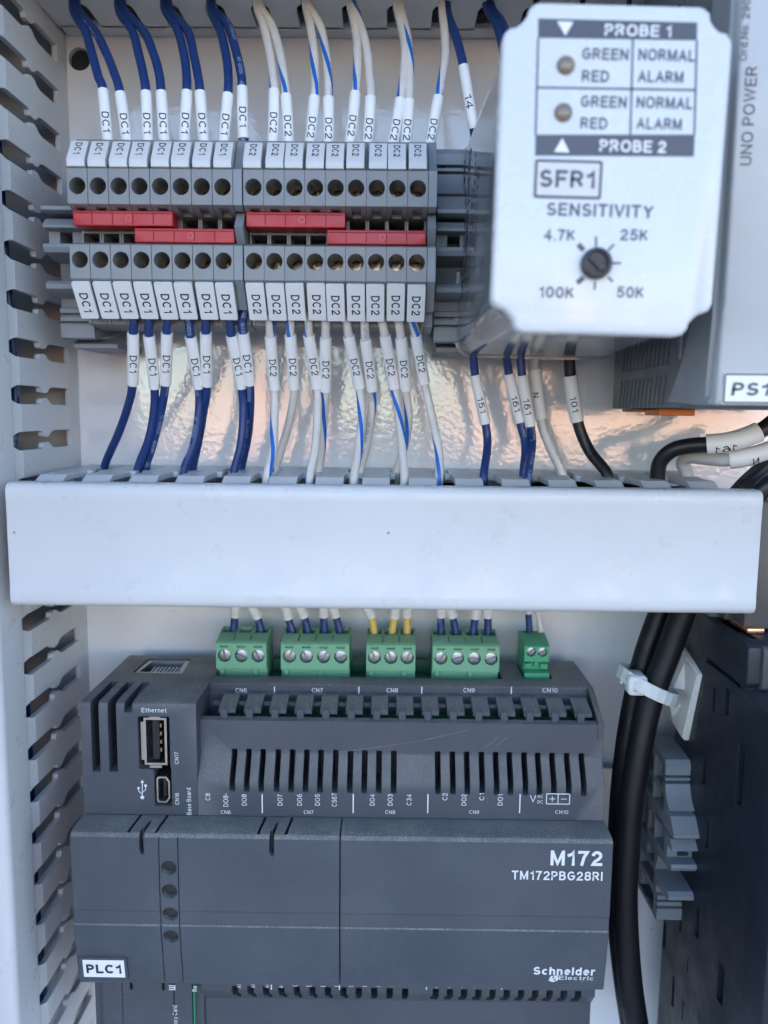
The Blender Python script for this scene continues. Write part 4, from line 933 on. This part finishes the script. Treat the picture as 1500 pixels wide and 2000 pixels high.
bm.faces.new([bm.verts.new(P(x, D_ + .01, z)) for x, z in ((ux - .4, uz1 - .3), (ux + .6, uz1 - .3), (ux + .1, uz1 + .6))])
finish(bm, 'usb_symbol', M_white_ink, block, smooth=None)
FD = 60.0
ptext('M172', 1126, 1676, FD, 4.25, rf, bold=0.02, width=13.8); ptext('TM172PBG28RI', 1088, 1710, FD, 2.55, rf, bold=0.014, width=24.2)
# maker's name on the sloping lower half of the flap
def slope_d(z): return 59.95 - (z + 138.6) / (-156.0 + 138.6) * 2.35 + 0.06
sv = Vector((0, 59.95 - 57.6, -138.6 + 156.0)).normalized()
for s, px, py, cap, wd, bd in (('Schneider', 1102, 1896, 2.6, 16.8, 0.022), ('Electric', 1126, 1911, 1.3, 9.4, 0.004)):
    x, z = at(px, py, 58.2); t = text(s, (x, slope_d(z), z), RIGHT, tuple(sv), cap, M_white_ink, rf, bold=bd, width=wd, lift=0.03)
bm = bmesh.new(); lx, lz = at(1082, 1911, 58.0); ld = slope_d(lz) + 0.06
ring = [(lx + 1.25 * math.cos(a) + .25 * math.sin(a), lz + 1.05 * math.sin(a)) for a in [2 * math.pi * i / 28 for i in range(28)]]; inn = [(lx + .62 * math.cos(a) + .16 * math.sin(a), lz + .55 * math.sin(a)) for a in [2 * math.pi * i / 28 for i in range(28)]]
va = [bm.verts.new(P(x, ld, z)) for x, z in ring]; vb = [bm.verts.new(P(x, ld, z)) for x, z in inn]
for i in range(28):
    if i % 14 not in (2, 9): bm.faces.new((va[i], va[(i + 1) % 28], vb[(i + 1) % 28], vb[i]))
line((lx - .7, lz - .35), (lx + .7, lz + .35), 0.4, ld + .01); line((lx + .3, lz + .9), (lx + 1.7, lz + .95), 0.28, ld + .01); line((lx - 1.5, lz - .55), (lx - .3, lz - .5), 0.28, ld + .01)
finish(bm, 'emblem', M_white_ink, rf, smooth=None)
# PLC1 tag
lx0, lz0 = at(160, 1912, 58.4); lx1, lz1 = at(247, 1870, 58.4)
bm = bmesh.new(); dv = slope_d((lz0 + lz1) / 2)
def tagplate(b, x0, x1, z0, z1, lift, th):
    a = [(x0, z0), (x1, z0), (x1, z1), (x0, z1)]
    lo = [b.verts.new(P(x, slope_d(z) + lift, z)) for x, z in a]; hi = [b.verts.new(P(x, slope_d(z) + lift + th, z)) for x, z in a]
    b.faces.new(lo); b.faces.new(hi[::-1])
    for i in range(4): b.faces.new((lo[i], hi[i], hi[(i + 1) % 4], lo[(i + 1) % 4]))
tagplate(bm, lx0 - .2, lx1 + .2, lz0 - .2, lz1 + .2, -0.1, 0.5); tp = finish(bm, 'name_tag', M_plc, plc); tp.location = -plc.location
bm = bmesh.new(); tagplate(bm, lx0 + .55, lx1 - .55, lz0 + .5, lz1 - .5, 0.4, 0.05); nt = finish(bm, 'tag_face', M_label, tp)
xx, zz = (lx0 + lx1) / 2, (lz0 + lz1) / 2
t = text('PLC1', (xx, slope_d(zz) + 0.52, zz), RIGHT, tuple(sv), 2.9, M_black_ink, tp, bold=0.022, width=9.6); 
# cut-off rows of print below the flaps
for s, px in (('Ba', 380),): ptext(s, px, 1931, 50.1, 1.3, main_o, True, width=1.7)
ptext('Memory Card', 342, 1990, 49.05, 1.35, main_o, True, width=8.6)
bm = bmesh.new()
xm_, zm_ = at(336, 1929, 49.05)
for i in range(3): line((xm_ - .9, zm_ + .6 - .6 * i), (xm_ + .8, zm_ + .6 - .6 * i), 0.3, 49.06)
line((xm_ + .8, zm_ - .75), (xm_ + .8, zm_ + .75), 0.3, 49.07)
for px in (530, 663, 833, 980): bar(px, 1922, 1933, 50.1)
tag(finish(bm, 'printed_lines', M_white_ink, main_o, smooth=None), kind='stuff')
for i, s in enumerate(('AO', 'AO', 'AO', 'AO', 'C', 'D', 'D', 'D', 'D', 'D', 'D', 'D', 'AI', 'AI', 'AI', 'AI', 'AI', 'AI', 'AI', 'AI', 'C', '5', '2')):
    px = 467 + i * 27.3 if i < 12 else 850 + (i - 12) * 24.4
    ptext(s, px, 1924, 50.1, 1.3, main_o, True, width=0.9 * len(s))
# scratches
bm = bmesh.new(); M_scr = ink('scratch_grey', (0.16, 0.155, 0.15))
pts_ = [(660, 1469), (700, 1464), (745, 1458), (790, 1452), (830, 1445), (870, 1436), (912, 1426)]
for (a, b_) in zip(pts_, pts_[1:]):
    line(at(*a, 46.05), at(*b_, 46.05), random.uniform(0.07, 0.2), 46.05)
for a, b_ in (((946, 1460), (975, 1440)), ((970, 1456), (990, 1440))): line(at(*a, 46.05), at(*b_, 46.05), 0.18, 46.05)
finish(bm, 'scratches', M_scr, main_o, smooth=None)

# ------------------------------------------------------------------ green screw plugs and their wires
def plug(x0, x1, n, label):
    p = (x1 - x0) / n
    root = tag(empty('screw_plug', (x0 + x1) / 2, 17, -80), label, 'screw plug', 'green screw plugs on the controller')
    bm = bmesh.new(); prism_x(bm, [(10.5, -82), (10.5, -68.6), (12.4, -68.2), (19.2, -69.0), (23.3, -70.0), (23.8, -70.5), (23.8, -78.4), (21.6, -78.6), (21.6, -82)], x0, x1)
    c = bmesh.new(); c2 = bmesh.new()
    for i in range(n):
        xm = x0 + p * (i + .5)
        box(c, xm - 1.95, xm + 1.95, 12.6, 17.2, -76, -60); prism_d(c2, circle(xm, -74.3, 1.98, 24), 21.2, 40); box(c2, xm - 1.25, xm + 1.25, 22.8, 40, -71.6, -70.95)
        box(c2, xm - 2.2, xm + 2.2, 18.0, 18.3, -71, -60)
    for i in range(n + 1): box(c2, x0 + p * i - .12, x0 + p * i + .12, 17.8, 22.4, -69.9, -60)
    rel(finish(cut(bm, c, c2), 'body', M_green), root)
    bm = bmesh.new()
    for i in range(n):
        if i % 2 == 0: box(bm, x0 + p * i + .9, x0 + p * i + 2.2, 21.6, 22.6, -80.6, -78.7)
    box(bm, x0 + 0.8, x1 - 0.6, 20.6, 21.9, -83.4, -80.0)
    rel(finish(bm, 'foot_ribs', M_green), root)
    for i in range(n):
        s = screw('screw', 1.78, M_zinc, x0 + p * (i + .5), 22.9, -74.3, random.uniform(-1.6, 1.6), None, 1.5, 0.36); s.parent = root; s.location = s.location - root.location
        bm = bmesh.new(); box(bm, x0 + p * (i + .5) - 1.5, x0 + p * (i + .5) + 1.5, 12.9, 16.9, -76, -75.6); rel(finish(bm, 'clamp_cage', M_shell), root)
    return root
PL = [(-52.3, -36.9, 3, 'light green three pole plug at CN6, left end of the controller'), (-32.5, -11.6, 4, 'light green four pole plug at CN7 with four blue wires'), (-6.4, 8.6, 3, 'light green three pole plug at CN8 with yellow wires'), (13.8, 34.2, 4, 'light green four pole plug at CN9 with four blue wires')]
for a in PL: plug(*a)
x0, x1 = 42.0, 49.6
root = tag(empty('screw_plug', 45.8, 17, -80), 'small bright green two pole plug at CN10', 'screw plug', 'green screw plugs on the controller')
bm = bmesh.new(); prism_x(bm, [(9.5, -84), (9.5, -69.2), (14, -68.7), (20.4, -69.8), (22.4, -70.6), (22.4, -75.4), (20.6, -76.2), (20.6, -78.2), (23.6, -78.6), (23.6, -83.8)], x0, x1)
c = bmesh.new(); c2 = bmesh.new()
for xm in (44.05, 47.5):
    prism_d(c, circle(xm, -72.4, 1.45, 20), 20.2, 40); box(c2, xm - 1.3, xm + 1.3, 10.6, 13.6, -74, -60)
rel(finish(cut(bm, c, c2), 'body', M_green2), root)
for xm in (44.05, 47.5):
    s = screw('screw', 1.35, M_zinc, xm, 21.6, -72.4, random.uniform(-1, 1), None, 1.2, 0.22); s.parent = root; s.location = s.location - root.location
bm = bmesh.new(); box(bm, x0 + .3, x0 + 2.2, 20.6, 22.0, -77.6, -76.2); box(bm, x1 - 2.4, x1 - .3, 20.6, 22.0, -77.8, -76.3); box(bm, 45.3, 46.3, 20.6, 22, -77.2, -75.6); rel(finish(bm, 'latches', M_green2), root)
for (a, b_) in ((-52, -34.5),): pass
bm = bmesh.new(); box(bm, -51.9, 34.8, 5, 26.3, -84.2, -82.2); part(bm, 'plug_header', M_green_dk)
bm = bmesh.new()
for xa, xb in ((-36.6, -32.9), (-11.2, -6.8), (8.9, 13.4)): box(bm, xa, xb, 9, 13, -83, -78.6)
part(bm, 'header_wall', M_green_dk)
PW = [[('blue', 460, 459, 1203, 456), ('blue', 493, 503, 1206, 510)], [('blue', 558, 563, 1207, 571), ('blue', 586, 594, 1204, 601), ('blue', 632, 632, 1203, 634), ('blue', 651, 656, 1203, 664)],
      [('yellow', 716, 725, 1204, 731), ('yellow', 772, 770, 1205, 766), ('yellow', 796, 795, 1203, 795)], [('blue', 861, 861, 1203, 861), ('blue', 879, 884, 1204, 890), ('blue', 930, 928, 1206, 924), ('blue', 954, 953, 1204, 953)], [('blue', 1030, 1032, 1196, 1034), ('white', 1047, 1051, 1196, 1057)]]
for gi, (grp, cn) in enumerate(zip(PW, ('CN6', 'CN7', 'CN8', 'CN9', 'CN10'))):
    for i, (colr, xa, xm, ym, xb) in enumerate(grp):
        dq = 15 if gi < 4 else 12
        e = at(xb, 1235, dq)
        wire(colr + '_wire', '%s wire going into the %s plug, %s from the left' % (colr, cn, ORD[i]), 'wires going into the green plugs', [(xa - (xm - xa), 1150, dq + 4), (xa, 1185, dq + 2), (xm, ym, dq), (xb, 1236, dq)], {'blue': W_blue, 'yellow': W_yel, 'white': W_grey}[colr], 1.18 if gi < 4 else 1.05, (0, 2), sr=1.6 if gi < 4 else 1.35, post=[(e[0], dq, e[1] - 4)])

# ------------------------------------------------------------------ plug-in relay with clear housing
rl = tag(empty('relay', 40.8, 27, 45), 'white faced plug-in relay in a clear housing, labelled SFR1', 'relay')
def rp(px, py, d=103.0):
    x, z = at(px, py, d); a = R(1.0); x -= 40.8; z -= 45; return x * math.cos(a) - z * math.sin(a), x * math.sin(a) + z * math.cos(a)
w, h = 21.2, 29.7; nr = 5.4
face = []
for sx, sz, rev in ((1, 1, 0), (-1, 1, 1), (-1, -1, 0), (1, -1, 1)):
    q = [(sx * w + sx * 4.9 * math.cos(R(a)) * 1.0, sz * h + sz * 4.9 * math.sin(R(a))) for a in (270, 255, 240, 225, 210, 195, 180)]
    face += q[::-1] if rev else q
bm = bmesh.new(); prism_d(bm, face, 72.4, 76)
bmesh.ops.recalc_face_normals(bm, faces=bm.faces)
es = [e for e in bm.edges if abs((e.verts[0].co - e.verts[1].co).normalized().y) > 0.9 and e.calc_face_angle(0) > R(40)]
bmesh.ops.bevel(bm, geom=es, offset=0.0019, segments=5, profile=0.5, affect='EDGES')
es = [e for e in bm.edges if all(v.co.y < -0.0755 for v in e.verts)]
bmesh.ops.bevel(bm, geom=es, offset=0.0008, segments=3, profile=0.5, affect='EDGES')
cap = finish(bm, 'front_cap', M_relay, rl, smooth=40)
bm = bmesh.new()
oo = rrect(-22.0, 22.6, -29.0, 28.5, 5.0, 5); ii = rrect(-20.8, 21.4, -27.8, 27.3, 4.2, 5); o2 = rrect(-20.4, 20.4, -28.6, 28.6, 7.0, 5); i2 = rrect(-19.2, 19.2, -27.4, 27.4, 6.0, 5)
L1 = [bm.verts.new(P(x, 0, z)) for x, z in oo]; L2 = [bm.verts.new(P(x, 72.6, z)) for x, z in o2]; L3 = [bm.verts.new(P(x, 72.6, z)) for x, z in i2]; L4 = [bm.verts.new(P(x, 0, z)) for x, z in ii]
for A_, B_ in ((L1, L2), (L2, L3), (L3, L4), (L4, L1)):
    for i in range(len(A_)): bm.faces.new((A_[i], A_[(i + 1) % len(A_)], B_[(i + 1) % len(B_)], B_[i]))
finish(bm, 'clear_housing', M_clear, rl, smooth=40)
bm = bmesh.new(); o3_ = rrect(-22.5, 23.1, -29.5, 29.0, 5.4, 5)
for A_, B_, d0, d1 in ((o3_, o3_, 0.0, 2.6), (o3_, ii, 2.6, 2.6), (o3_, ii, 0.0, 0.0)):
    p_ = [bm.verts.new(P(x, d0, z)) for x, z in A_]; q_ = [bm.verts.new(P(x, d1, z)) for x, z in B_]
    for i in range(len(p_)): bm.faces.new((p_[i], p_[(i + 1) % len(p_)], q_[(i + 1) % len(q_)], q_[i]))
finish(bm, 'base_rim', M_rim, rl, smooth=40)
bm = bmesh.new(); rr_ = random.Random(11)
for dcol, zlo, zhi, wd in ((7, -8, 22, 2.2), (13, -15, 14, 1.8), (18, -12, 20, 4.5), (27, -17, 8, 1.8), (32, -4, 16, 1.6), (38, -12, 12, 1.8)):
    z = zlo
    while z < zhi:
        ln = rr_.uniform(0.5, 1.8); xw = -22.05 + dcol * 1.6 / 72.6
        bm.faces.new([bm.verts.new(P(xw, dd_, zz_)) for dd_, zz_ in ((dcol, z), (dcol + wd * rr_.uniform(.5, 1), z), (dcol + wd, z + ln), (dcol, z + ln))]); z += ln + rr_.uniform(0.4, 1.6)
tag(finish(bm, 'side_print', M_relay_band, rl, smooth=None), kind='stuff')
bm = bmesh.new(); prism_d(bm, rrect(-15, 15, -21, 21, 3), 1, 9); finish(bm, 'base', M_frost, rl)
bm = bmesh.new(); box(bm, -12, 12, 9, 60, -16, 16); bevel(bm, 1, 2); finish(bm, 'coil_block', plastic('relay_inside', (0.16, 0.165, 0.175), 0.5, 0.2), rl)
bm = bmesh.new(); box(bm, -20.4, -13.0, 3, 20, -27.4, -20); bevel(bm, 1.5, 3); finish(bm, 'corner_block', M_frost, rl)
FZ = 76.0
def rtext(s, px, py, cap_, wid, mat=None, bold=0.015):
    x, z = rp(px, py); return text(s, (x, FZ, z), RIGHT, UP, cap_, mat or M_relay_band, cap, bold=bold, width=wid, lift=0.08)
def rquad(b, pts, lift): b.faces.new([b.verts.new(P(*(rp(px, py)[0], FZ + lift, rp(px, py)[1]))) for px, py in pts])
bm = bmesh.new()
rquad(bm, [(1051, 36), (1362, 44), (1361, 79), (1051, 74)], .05); rquad(bm, [(1046, 263), (1357, 263), (1355, 306), (1045, 304)], .05)
def rl_line(a, b_, w_): line(rp(*a), rp(*b_), w_, FZ + 0.045)
for a, b_ in (((1051, 74), (1046, 264)), ((1361, 79), (1356, 264)), ((1236, 76), (1231, 264)), ((1049, 171), (1358, 176))): rl_line(a, b_, 0.38)
for px, py, tx, ty, w_ in ((1129, 477, 1140, 489, 1.0), (1127, 553, 1140, 542, 1.0), (1164, 462, 1164, 482, .42), (1199, 477, 1188, 489, .42), (1213, 514, 1196, 514, .42), (1197, 550, 1187, 541, .42), (1161, 566, 1162, 550, .42)): rl_line((px, py), (tx, ty), w_)
finish(bm, 'printed_frame', M_relay_band, cap, smooth=None)
bm = bmesh.new(); rquad(bm, [(1088, 42), (1120, 43), (1104, 70)], .1); rquad(bm, [(1082, 297), (1112, 298), (1098, 270)], .1); finish(bm, 'printed_arrows', M_label, cap, smooth=None)
rtext('PROBE 1', 1246, 60, 2.0, 12.2, M_label); rtext('PROBE 2', 1236, 286, 2.1, 12.4, M_label)
for s, px, py, wd in (('GREEN', 1182, 106, 8.5), ('NORMAL', 1302, 108, 10.4), ('RED', 1163, 149, 5.0), ('ALARM', 1290, 150, 8.4), ('GREEN', 1179, 199, 8.5), ('NORMAL', 1298, 201, 10.4), ('RED', 1160, 241, 5.0), ('ALARM', 1287, 242, 8.4)): rtext(s, px, py, 2.05, wd)
rtext('SENSITIVITY', 1172, 411, 2.35, 20.0)
for s, px, py, wd in (('4.7K', 1092, 459, 6.0), ('25K', 1238, 459, 5.3), ('100K', 1087, 571, 6.6), ('50K', 1231, 571, 5.1)): rtext(s, px, py, 2.1, wd)
xa, za = rp(1041, 387); xb, zb = rp(1178, 314)
bm = bmesh.new(); box(bm, xa, xb, FZ + 0.02, FZ + 0.14, za, zb); lb_ = finish(bm, 'name_label', M_label_g, rl)
bm = bmesh.new(); rect_line(xa + .3, xb - .3, za + .3, zb - .3, 0.5, FZ + 0.17); finish(bm, 'label_border', M_relay_band, lb_, smooth=None)
x, z = rp(1108, 350); text('SFR1', (x, FZ + 0.16, z), RIGHT, UP, 3.15, M_relay_band, lb_, bold=0.02, width=10.3)
for px, py in ((1105, 128), (1100, 220)):
    x, z = rp(px, py); bm = bmesh.new(); bmesh.ops.create_uvsphere(bm, u_segments=18, v_segments=10, radius=0.0017)
    for v in bm.verts: v.co.y *= 0.55
    led = finish(bm, 'indicator_light', M_led, rl, smooth=60); led.location = P(x, FZ + 0.1, z)
x, z = rp(1163, 516)
bm = bmesh.new(); prism_d(bm, circle(0, 0, 2.9, 30), 0, 1.6); bevel(bm, 0.35, 2, 50)
c = bmesh.new(); prism_d(c, circle(0, 0, 2.1, 24), 0.9, 5); kb = finish(cut(bm, c), 'sensitivity_dial', M_knob, rl); kb.location = P(x, FZ, z)
bm = bmesh.new(); prism_d(bm, [(-.55, -1.9), (.55, -1.9), (.55, .9), (1.1, .9), (0, 2.0), (-1.1, .9), (-.55, .9)], 0.9, 1.5); ar = finish(bm, 'pointer', M_knob, kb); ar.rotation_euler = (0, R(130), 0)
rl.rotation_euler = (0, R(1.0), 0)
so = tag(empty('relay_socket', 40.8, 7, 45), 'grey socket on the rail behind the clear relay', 'socket')
bm = bmesh.new(); prism_d(bm, rrect(-14.5, 14.5, -22, 22, 2), 0.5, 15); bevel(bm, 0.5, 2, 60); finish(bm, 'body', M_bracket, so)
bm = bmesh.new(); prism_d(bm, circle(0, 0, 13, 28), 15, 18.5); finish(bm, 'pin_ring', M_bracket, so)

# ------------------------------------------------------------------ power supply at the upper right
ps = tag(empty('power_supply', 90, 7, 50), 'light grey power supply with vented dark side, labelled PS1', 'power supply')
PX = 67.0
prof_side = [(17, 1.8), (74, 1.8), (78, 3.5), (84, 22), (84, 110), (17, 110)]
bm = bmesh.new(); prism_x(bm, prof_side, PX, 122)
c = bmesh.new()
for i in range(12):
    d0 = 23.2 + i * 3.35; sl = 1.9
    prism_x(c, [(d0, 1.0), (d0 + 1.5, 1.0), (d0 + 1.5 + sl, 9.6), (d0 + sl, 9.6)], PX - 1, PX + 1.6)
    prism_x(c, [(d0 + 2.4, 12.2), (d0 + 3.9, 12.2), (d0 + 6.4, 30), (d0 + 4.9, 30)], PX - 1, PX + 1.6)
for r_ in range(3):
    for i in range(12): prism_x(c, [(27 + i * 3.35, 34 + 22 * r_), (28.5 + i * 3.35, 34 + 22 * r_), (28.5 + i * 3.35, 52 + 22 * r_), (27 + i * 3.35, 52 + 22 * r_)], PX - 1, PX + 1.6)
rel(finish(cut(bm, c), 'case', M_ps_body), ps)
bm = bmesh.new(); prism_x(bm, [(66, 3.2), (86, 2.2), (88.5, 4), (90, 20), (90, 109.8), (80, 109.8), (80, 24), (74, 12)], PX - 0.35, 121.8); rel(finish(bm, 'front_frame', M_ps_mid), ps)
bm = bmesh.new(); prism_x(bm, [(84, 2.6), (90.6, 2.2), (91.4, 3), (92.0, 21.5), (92.6, 22.5), (92.6, 109.6), (84, 109.6)], PX + 0.9, 121.5); bevel(bm, 0.7, 3, 50); pf = rel(finish(bm, 'front_panel', M_ps_front), ps)
bm = bmesh.new(); box(bm, PX + 3, PX + 12.5, 38, 50, -0.1, 1.7); box(bm, PX + 2, PX + 10, 20, 36, 0.8, 1.7); bevel(bm, 0.4, 2); rel(finish(bm, 'release_clip', M_orange), ps)
bm = bmesh.new(); box(bm, PX - 0.25, PX + 0.2, 71.2, 72.6, 13, 26); rel(finish(bm, 'side_latch', M_ps_mid), ps)
M_ps_ink = ink('supply_print', (0.10, 0.105, 0.13))
def pst(s, px, py, d, cap_, wid, vert, par=None, bold=0.008, mat=None):
    x, z = at(px, py, d); o = text(s, (x, d, z), UP if vert else RIGHT, LEFT if vert else UP, cap_, mat or M_ps_ink, par or pf, bold=bold, width=wid)
    return o
pst('UNO POWER', 1462, 227, 92.65, 2.3, 18.6, True, bold=0.004); pst('Ord.No. 2902', 1455, 52, 92.65, 1.5, 12.6, True)
xa, za = at(1409, 789, 91.6); xb, zb = at(1509, 729, 91.6)
bm = bmesh.new(); box(bm, xa, xb, 91.0, 92.0, za, zb); pl = rel(finish(bm, 'name_label', M_label), ps)
bm = bmesh.new(); rect_line(xa + .25, xb - .25, za + .3, zb - .3, 0.42, 92.05); finish(bm, 'label_border', M_relay_band, pl, smooth=None)
x, z = at(1466, 760, 92.0); text('PS1', (x, 92.05, z), RIGHT, UP, 2.7, M_relay_band, pl, bold=0.02, width=7.7, slant=0.14)

# ------------------------------------------------------------------ black breaker at the lower right
br = tag(empty('circuit_breaker', 120, 20, -130), 'large black moulded circuit breaker at the lower right', 'circuit breaker')
BX = 91.0
prof = [(18, -56.8), (61.5, -56.8), (63.8, -58.0), (64.2, -67.6), (62.5, -69.0), (84, -71.6), (84, -230), (16, -230)]
bm = bmesh.new(); prism_x(bm, prof, BX, 150); bevel(bm, 0.8, 2, 40)
c = bmesh.new()
prism_x(c, [(38.5, -68.3), (40, -68.0), (60.5, -68.6), (61.6, -69.6), (40, -69.6), (38.2, -69.8)], BX - 1, BX + 1.5)
for d0, d1, z0, z1 in ((44.0, 46.2, -82.5, -75.5), (52, 55, -80, -72.6), (42.8, 43.8, -88, -83.5), (62, 66, -100, -84), (40.5, 43, -105, -97), (45.5, 47.5, -122, -114), (30.5, 32.2, -158, -149), (42, 45, -151, -142), (59, 63, -158, -147), (38.4, 39.2, -166, -161), (17, 20.5, -172, -163), (28, 30, -185, -175), (37, 37.6, -183, -177), (33, 36, -205, -196)):
    prism_x(c, [(d0, z0), (d1, z0 + 0.6), (d1, z1), (d0 + (d1 - d0) * .4, z1 + .8), (d0, z1)], BX - 1, BX + 3)
c2 = bmesh.new(); box(c2, BX + 1.6, BX + 4.2, 38, 60, -62, -50)
rel(finish(cut(bm, c, c2), 'moulded_case', M_breaker, smooth=30), br)
bm = bmesh.new(); prism_x(bm, [(50, -57.6), (64.2, -57.6), (65.2, -58.4), (65.4, -68.2), (64, -69.2), (50, -69.2)], BX + 3.3, 150); bevel(bm, 0.5, 2, 40); fc = rel(finish(bm, 'terminal_cover', M_breaker2), br)
lx_, lz_ = at(1452, 1229, 53)
bm = bmesh.new(); box(bm, lx_, 112, 34, 53, lz_, -22); bevel(bm, .5, 2); rel(finish(bm, 'terminal_lug', M_lug), br)
bm = bmesh.new(); x_a, z_a = at(1415, 1211, 46); x_b, _ = at(1447, 1211, 46); box(bm, x_a, x_b, 34, 46, z_a, -48); bevel(bm, .4, 2); rel(finish(bm, 'terminal_lug', M_lug), br)
x_a, z_a = at(1459, 1244, 55.5); x_b, z_b = at(1494, 1229.5, 55.5)
bm = bmesh.new(); box(bm, x_a, x_b, 44, 55.5, max(z_a, -56.7), z_b + 0.2); bevel(bm, .3, 2); rel(finish(bm, 'copper_bar', M_copper), br)
bm = bmesh.new(); prism_d(bm, circle(104.5, -64.5, 1.9, 20), 65.2, 66); rel(finish(bm, 'cover_screw', M_zinc), br)

# ------------------------------------------------------------------ black cables, tie and adhesive mount
cb1 = [(1352, 1150, 34), (1330, 1205, 35), (1303, 1280, 36), (1267, 1380, 38), (1243, 1500, 40), (1229, 1600, 41), (1221, 1750, 42), (1229, 1900, 42), (1245, 2010, 41), (1262, 2080, 40)]
cb2 = [(1305, 1150, 27), (1285, 1205, 28), (1256, 1290, 29), (1232, 1400, 31), (1218, 1500, 33), (1210, 1600, 34), (1205, 1750, 35), (1215, 1880, 35), (1232, 2000, 34), (1250, 2080, 33)]
for nm, pts, r, lb in (('cable', cb1, 3.55, 'front one of two thick black cables right of the controller'), ('cable', cb2, 3.2, 'rear one of two thick black cables right of the controller')):
    o = tube(nm, smooth_path([P(at(x, y, d)[0], d, at(x, y, d)[1]) for x, y, d in pts], 8), r, M_jacket, seg=28); tag(o, lb, 'cable', 'black cables beside the controller')
mt = tag(empty('tie_mount', BX, 24, -83), 'square white adhesive tie mount on the breaker side', 'tie mount')
bm = bmesh.new(); box(bm, -2.0, 0, -9.2, 9.2, -12, 12); bevel(bm, 0.4, 2)
finish(bm, 'base_plate', M_mount, mt)
bm = bmesh.new()
box(bm, -2.4, -2.0, -8.6, 8.6, -11.4, 11.4)
finish(bm, 'raised_pad', M_mount, mt)
bm = bmesh.new()
for s in (-1, 1):
    a = [(-2.4, -4.2, s * 3.0), (-2.4, 4.2, s * 3.0), (-2.4, 0.8, s * 10.5), (-2.4, -0.8, s * 10.5)]; t_ = [(-5.8, -3.6, s * 3.0), (-5.8, 3.6, s * 3.0)]
    v = [bm.verts.new(P(*p)) for p in a]; u_ = [bm.verts.new(P(*p)) for p in t_]
    for f in ((v[0], v[1], v[2], v[3]), (v[0], v[1], u_[1], u_[0]), (u_[0], u_[1], v[2], v[3]), (v[0], u_[0], v[3]), (v[1], u_[1], v[2])): bm.faces.new(f)
    box(bm, -6.2, -5.2, -3.6, 3.6, min(s * 3.2, s * 1.9), max(s * 3.2, s * 1.9))
finish(bm, 'saddle', M_mount, mt); mt.rotation_euler = (R(17), 0, R(5))
# tie
ti = tag(empty('cable_tie', 77, 30, -80), 'translucent nylon cable tie strapped round the two black cables', 'cable tie')
C0 = P(*(lambda q: (q[0] + 0.2, 34.2, q[1]))(at(1264, 1336, 34))); ax = (P(at(1243, 1400, 33)[0], 33, at(1243, 1400, 33)[1]) - P(at(1285, 1280, 33)[0], 33, at(1285, 1280, 33)[1])).normalized()
s1 = Vector((0, -1, 0)); s1 = (s1 - ax * s1.dot(ax)).normalized(); s2 = ax.cross(s1)
if s2.x < 0: s2 = -s2
bm = bmesh.new(); ring = []
N_ = 48
for i in range(N_):
    a = 2 * math.pi * i / N_; ux, uy = math.cos(a), math.sin(a)
    rx, ry = 8.6, 7.9
    c_ = C0 + (s2 * ux * rx + s1 * uy * ry) / 1000 + ax * (-1.4 * ux) / 1000 * -1
    nn = (s2 * ux / rx + s1 * uy / ry).normalized(); hw = 1.9 / 1000; th = (0.65 if i % 2 else 0.9) / 1000
    ring.append([bm.verts.new(c_ - ax * hw), bm.verts.new(c_ + ax * hw), bm.verts.new(c_ + ax * hw + nn * th), bm.verts.new(c_ - ax * hw + nn * th)])
for i in range(N_):
    A_, B_ = ring[i], ring[(i + 1) % N_]
    for k in range(4): bm.faces.new((A_[k], A_[(k + 1) % 4], B_[(k + 1) % 4], B_[k]))
rel(finish(bm, 'strap', M_nylon, smooth=20), ti)
hx, hz = at(1240, 1334, 38)
bm = bmesh.new(); prism_d(bm, rrect(hx - 2.7, hx + 2.9, hz - 2.9, hz + 2.9, 1.3, 3), 34, 41); bevel(bm, 0.7, 2, 50)
c = bmesh.new(); prism_d(c, rrect(hx - 1.2, hx + .8, hz - 1.5, hz + 1.3, .2, 1), 40.3, 45); 
rel(finish(cut(bm, c), 'head', M_nylon, smooth=50), ti)
bm = bmesh.new(); prism_d(bm, rrect(hx - 3.8, hx - 2.6, hz - .6, hz + .4, .3, 2), 35, 37); rel(finish(bm, 'cut_tail', M_nylon), ti)
